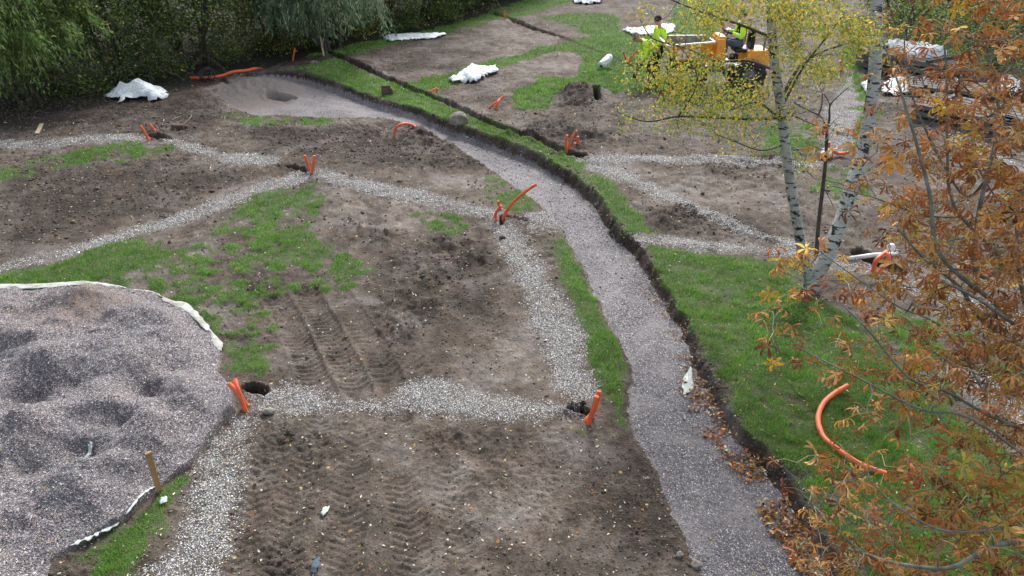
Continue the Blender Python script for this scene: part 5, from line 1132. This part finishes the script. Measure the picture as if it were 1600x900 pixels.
# skip: open tub, wide lip at the front
def tub(sc):
    zt = 1.22; b = [(.35, -.28, .58), (1.02, -.40, .62), (1.02, .40, .62), (.35, .28, .58)]; t = [(.22, -.42, zt + .03), (1.48, -.64, zt - .02), (1.48, .64, zt - .02), (.22, .42, zt + .03)]
    return b, t
b, t = tub(1); cen = Vector((.8, 0, 1)); ins = lambda p, k=.94: tuple(Vector((cen.x + (p[0] - cen.x) * k, p[1] * k, p[2] + .035)))
mb = MB(); mb.add(b + t, [(0, 3, 2, 1), (0, 1, 5, 4), (1, 2, 6, 5), (2, 3, 7, 6), (3, 0, 4, 7)]); sk = mb.build('skip', M['dumper_orange'], root, smooth=False)
mb = MB(); ti = [(cen.x + (p[0] - cen.x) * .94, p[1] * .93, p[2]) for p in t]; bi = [ins(p) for p in b]; mb.add(bi + ti, [(1, 2, 3, 0), (4, 5, 1, 0), (5, 6, 2, 1), (6, 7, 3, 2), (7, 4, 0, 3)]); mb.build('skip_lining', M['skip_inside'], sk, smooth=False)
mb = MB(); T2 = [Vector(p) for p in t]
for i in range(4): mb.bar(T2[i], T2[(i + 1) % 4], .05, .04)
mb.build('rim_bar', M['reflective'], sk, smooth=False)
mb = MB(); mb.box((.0, 0, 1.0), (.34, .80, .62), None, (.55, .85)); mb.box((-.02, 0, 1.33), (.22, .62, .08), None, (.8, .9)); mb.build('scuttle', M['dumper_orange'], root, smooth=False, bevel=.03)
mb = MB(); mb.box((-1.0, 0, .82), (.62, .82, .42), None, (.9, .88)); mb.build('engine_cover', M['dumper_orange'], root, smooth=False, bevel=.04)
mb = MB(); mb.box((-.62, 0, .99), (.42, .46, .10)); mb.box((-.86, 0, 1.2), (.10, .44, .36)); mb.build('seat', M['black_plastic'], root, smooth=False, bevel=.03)
mb = MB(); mb.tube([(-.10, 0, 1.2), (-.22, 0, 1.40)], .02, 8); mb.tube([Vector((-.24, 0, 1.42)) + Vector((.12 * math.cos(a) * .8, .17 * math.sin(a), .12 * math.cos(a) * .55)) for a in np.linspace(0, 6.28, 20)], .014, 6); mb.build('steering_wheel', M['black_plastic'], root)
mb = MB(); mb.tube([(-1.15, .25, 1.0), (-1.15, .25, 1.45)], .03, 8); mb.build('exhaust', M['steel'], root, smooth=False)
tc = bpy.data.curves.new('lettering', 'FONT'); tc.body = '2E78'; tc.size = .34; tc.extrude = .004; tc.offset = .012; tc.align_x = 'CENTER'; tc.align_y = 'CENTER'; tc.materials.append(M['letter_white']); to = bpy.data.objects.new('lettering', tc); col.objects.link(to); to.parent = sk
# side face of the tub that looks at the viewer: local +y side
pa, pb, pc = Vector(t[2]), Vector(t[3]), Vector(b[2]); nr_ = (pb - pa).cross(pc - pa).normalized(); nr_ = nr_ if nr_.y > 0 else -nr_; xx = (pb - pa).normalized(); xx = xx if xx.x < 0 else -xx; yy = nr_.cross(xx); cc_ = (Vector(t[2]) + Vector(t[3]) + Vector(b[2]) + Vector(b[3])) / 4 + nr_ * .035 + Vector((.1, 0, .04))
to.matrix_local = Matrix((xx, yy, nr_)).transposed().to_4x4(); to.location = cc_
bpy.context.view_layer.update(); dg = bpy.context.evaluated_depsgraph_get(); lm = bpy.data.meshes.new_from_object(to.evaluated_get(dg)); ml = to.matrix_local.copy(); bpy.data.objects.remove(to)
to = bpy.data.objects.new('lettering', lm); col.objects.link(to); to.parent = sk; to.matrix_local = ml
person('worker in navy vest and hi-vis sleeves with black beanie, seated on the dumper', (DX, DY + .55, zc), math.pi, (-.60, 0, 1.13), .08, {'l': (-.12, .22, .78), 'r': (-.12, -.22, .78)}, {'l': (-.28, .2, 1.42), 'r': (-.28, -.2, 1.42)}, True, .25, ('navy_cloth', 'hi_vis', 'grey_trousers'))
mb = MB(); mb.box((DX + .86, DY + .55, zc + 1.32), (.12, .26, .32)); o = mb.build('backpack', M['black_cloth'], smooth=True, origin=(DX + .86, DY + .55, zc + 1.1), bevel=.04); tag(o, 'black backpack on the seated worker', 'backpack')
# two workers on foot
q = G(1019, 137); zz = z0(q[0], q[1])
person('bareheaded worker bending forward in hi-vis jacket and black trousers', (q[0] + .05, q[1] + .1, zz), R(185), (0, 0, .86), .95, {'l': (.10, .14, .09), 'r': (-.12, -.13, .09)}, {'l': (.52, .18, .66), 'r': (.42, -.16, .62)}, False, .2, ('hi_vis', 'hi_vis', 'black_cloth'))
q2 = G(1028, 129); z2 = z0(q2[0], q2[1])
person('worker in hi-vis jacket and dark cap standing behind the bending one', (q2[0] + .05, q2[1] + .25, z2), R(200), (0, 0, .9), .22, {'l': (.05, .13, .09), 'r': (-.05, -.13, .09)}, {'l': (.33, .22, 1.0), 'r': (.30, -.18, .95)}, True, .5, ('hi_vis', 'hi_vis', 'black_cloth'))
mb = MB(); a = AY(1018, 76, q2[1] - .1); b_ = AY(1004, 98, q2[1] - .35); d = (b_ - a) / np.linalg.norm(b_ - a); mb.tube([a - d * .1, b_, b_ + d * .35], [.03, .045, .05], 8); mb.box(b_ + d * .4 , (.1, .1, .16)); o = mb.build('hand_tool', M['black_plastic'], origin=b_); tag(o, 'black long handled tool held by the standing worker', 'tool')
# ------------------------------------------------------------------ daylight
SUN_EL, SUN_AZ = R(42), R(12)      # azimuth measured from +Y towards +X
sd = Vector((math.sin(SUN_AZ) * math.cos(SUN_EL), math.cos(SUN_AZ) * math.cos(SUN_EL), math.sin(SUN_EL)))
sun = bpy.data.objects.new('sun', bpy.data.lights.new('sun', 'SUN')); col.objects.link(sun)
sun.data.energy = 1.5; sun.data.angle = R(12); sun.data.color = (1, .975, .94)
sun.rotation_euler = sd.to_track_quat('Z', 'Y').to_euler(); sun.location = (0, 0, 30)
w = bpy.data.worlds.new('World'); scene.world = w; w.use_nodes = True; nt = w.node_tree
bg = nt.nodes['Background']; sky = nt.nodes.new('ShaderNodeTexSky'); sky.sky_type = 'NISHITA'; sky.sun_disc = False
sky.sun_elevation = SUN_EL; sky.sun_rotation = SUN_AZ; sky.dust_density = 3; sky.air_density = 1.0
hs = nt.nodes.new('ShaderNodeHueSaturation'); hs.inputs['Saturation'].default_value = .45
nt.links.new(sky.outputs[0], hs.inputs['Color']); nt.links.new(hs.outputs[0], bg.inputs[0]); bg.inputs[1].default_value = .11
vs = scene.view_settings; vs.view_transform = 'Standard'; vs.look = 'None'; vs.gamma = 1; vs.exposure = 1.48; vs.use_curve_mapping = False
scene.render.engine = 'CYCLES'; scene.cycles.max_bounces = 5; scene.cycles.diffuse_bounces = 3; scene.cycles.transparent_max_bounces = 4
scene.cycles.transmission_bounces = 2; scene.cycles.use_denoising = True
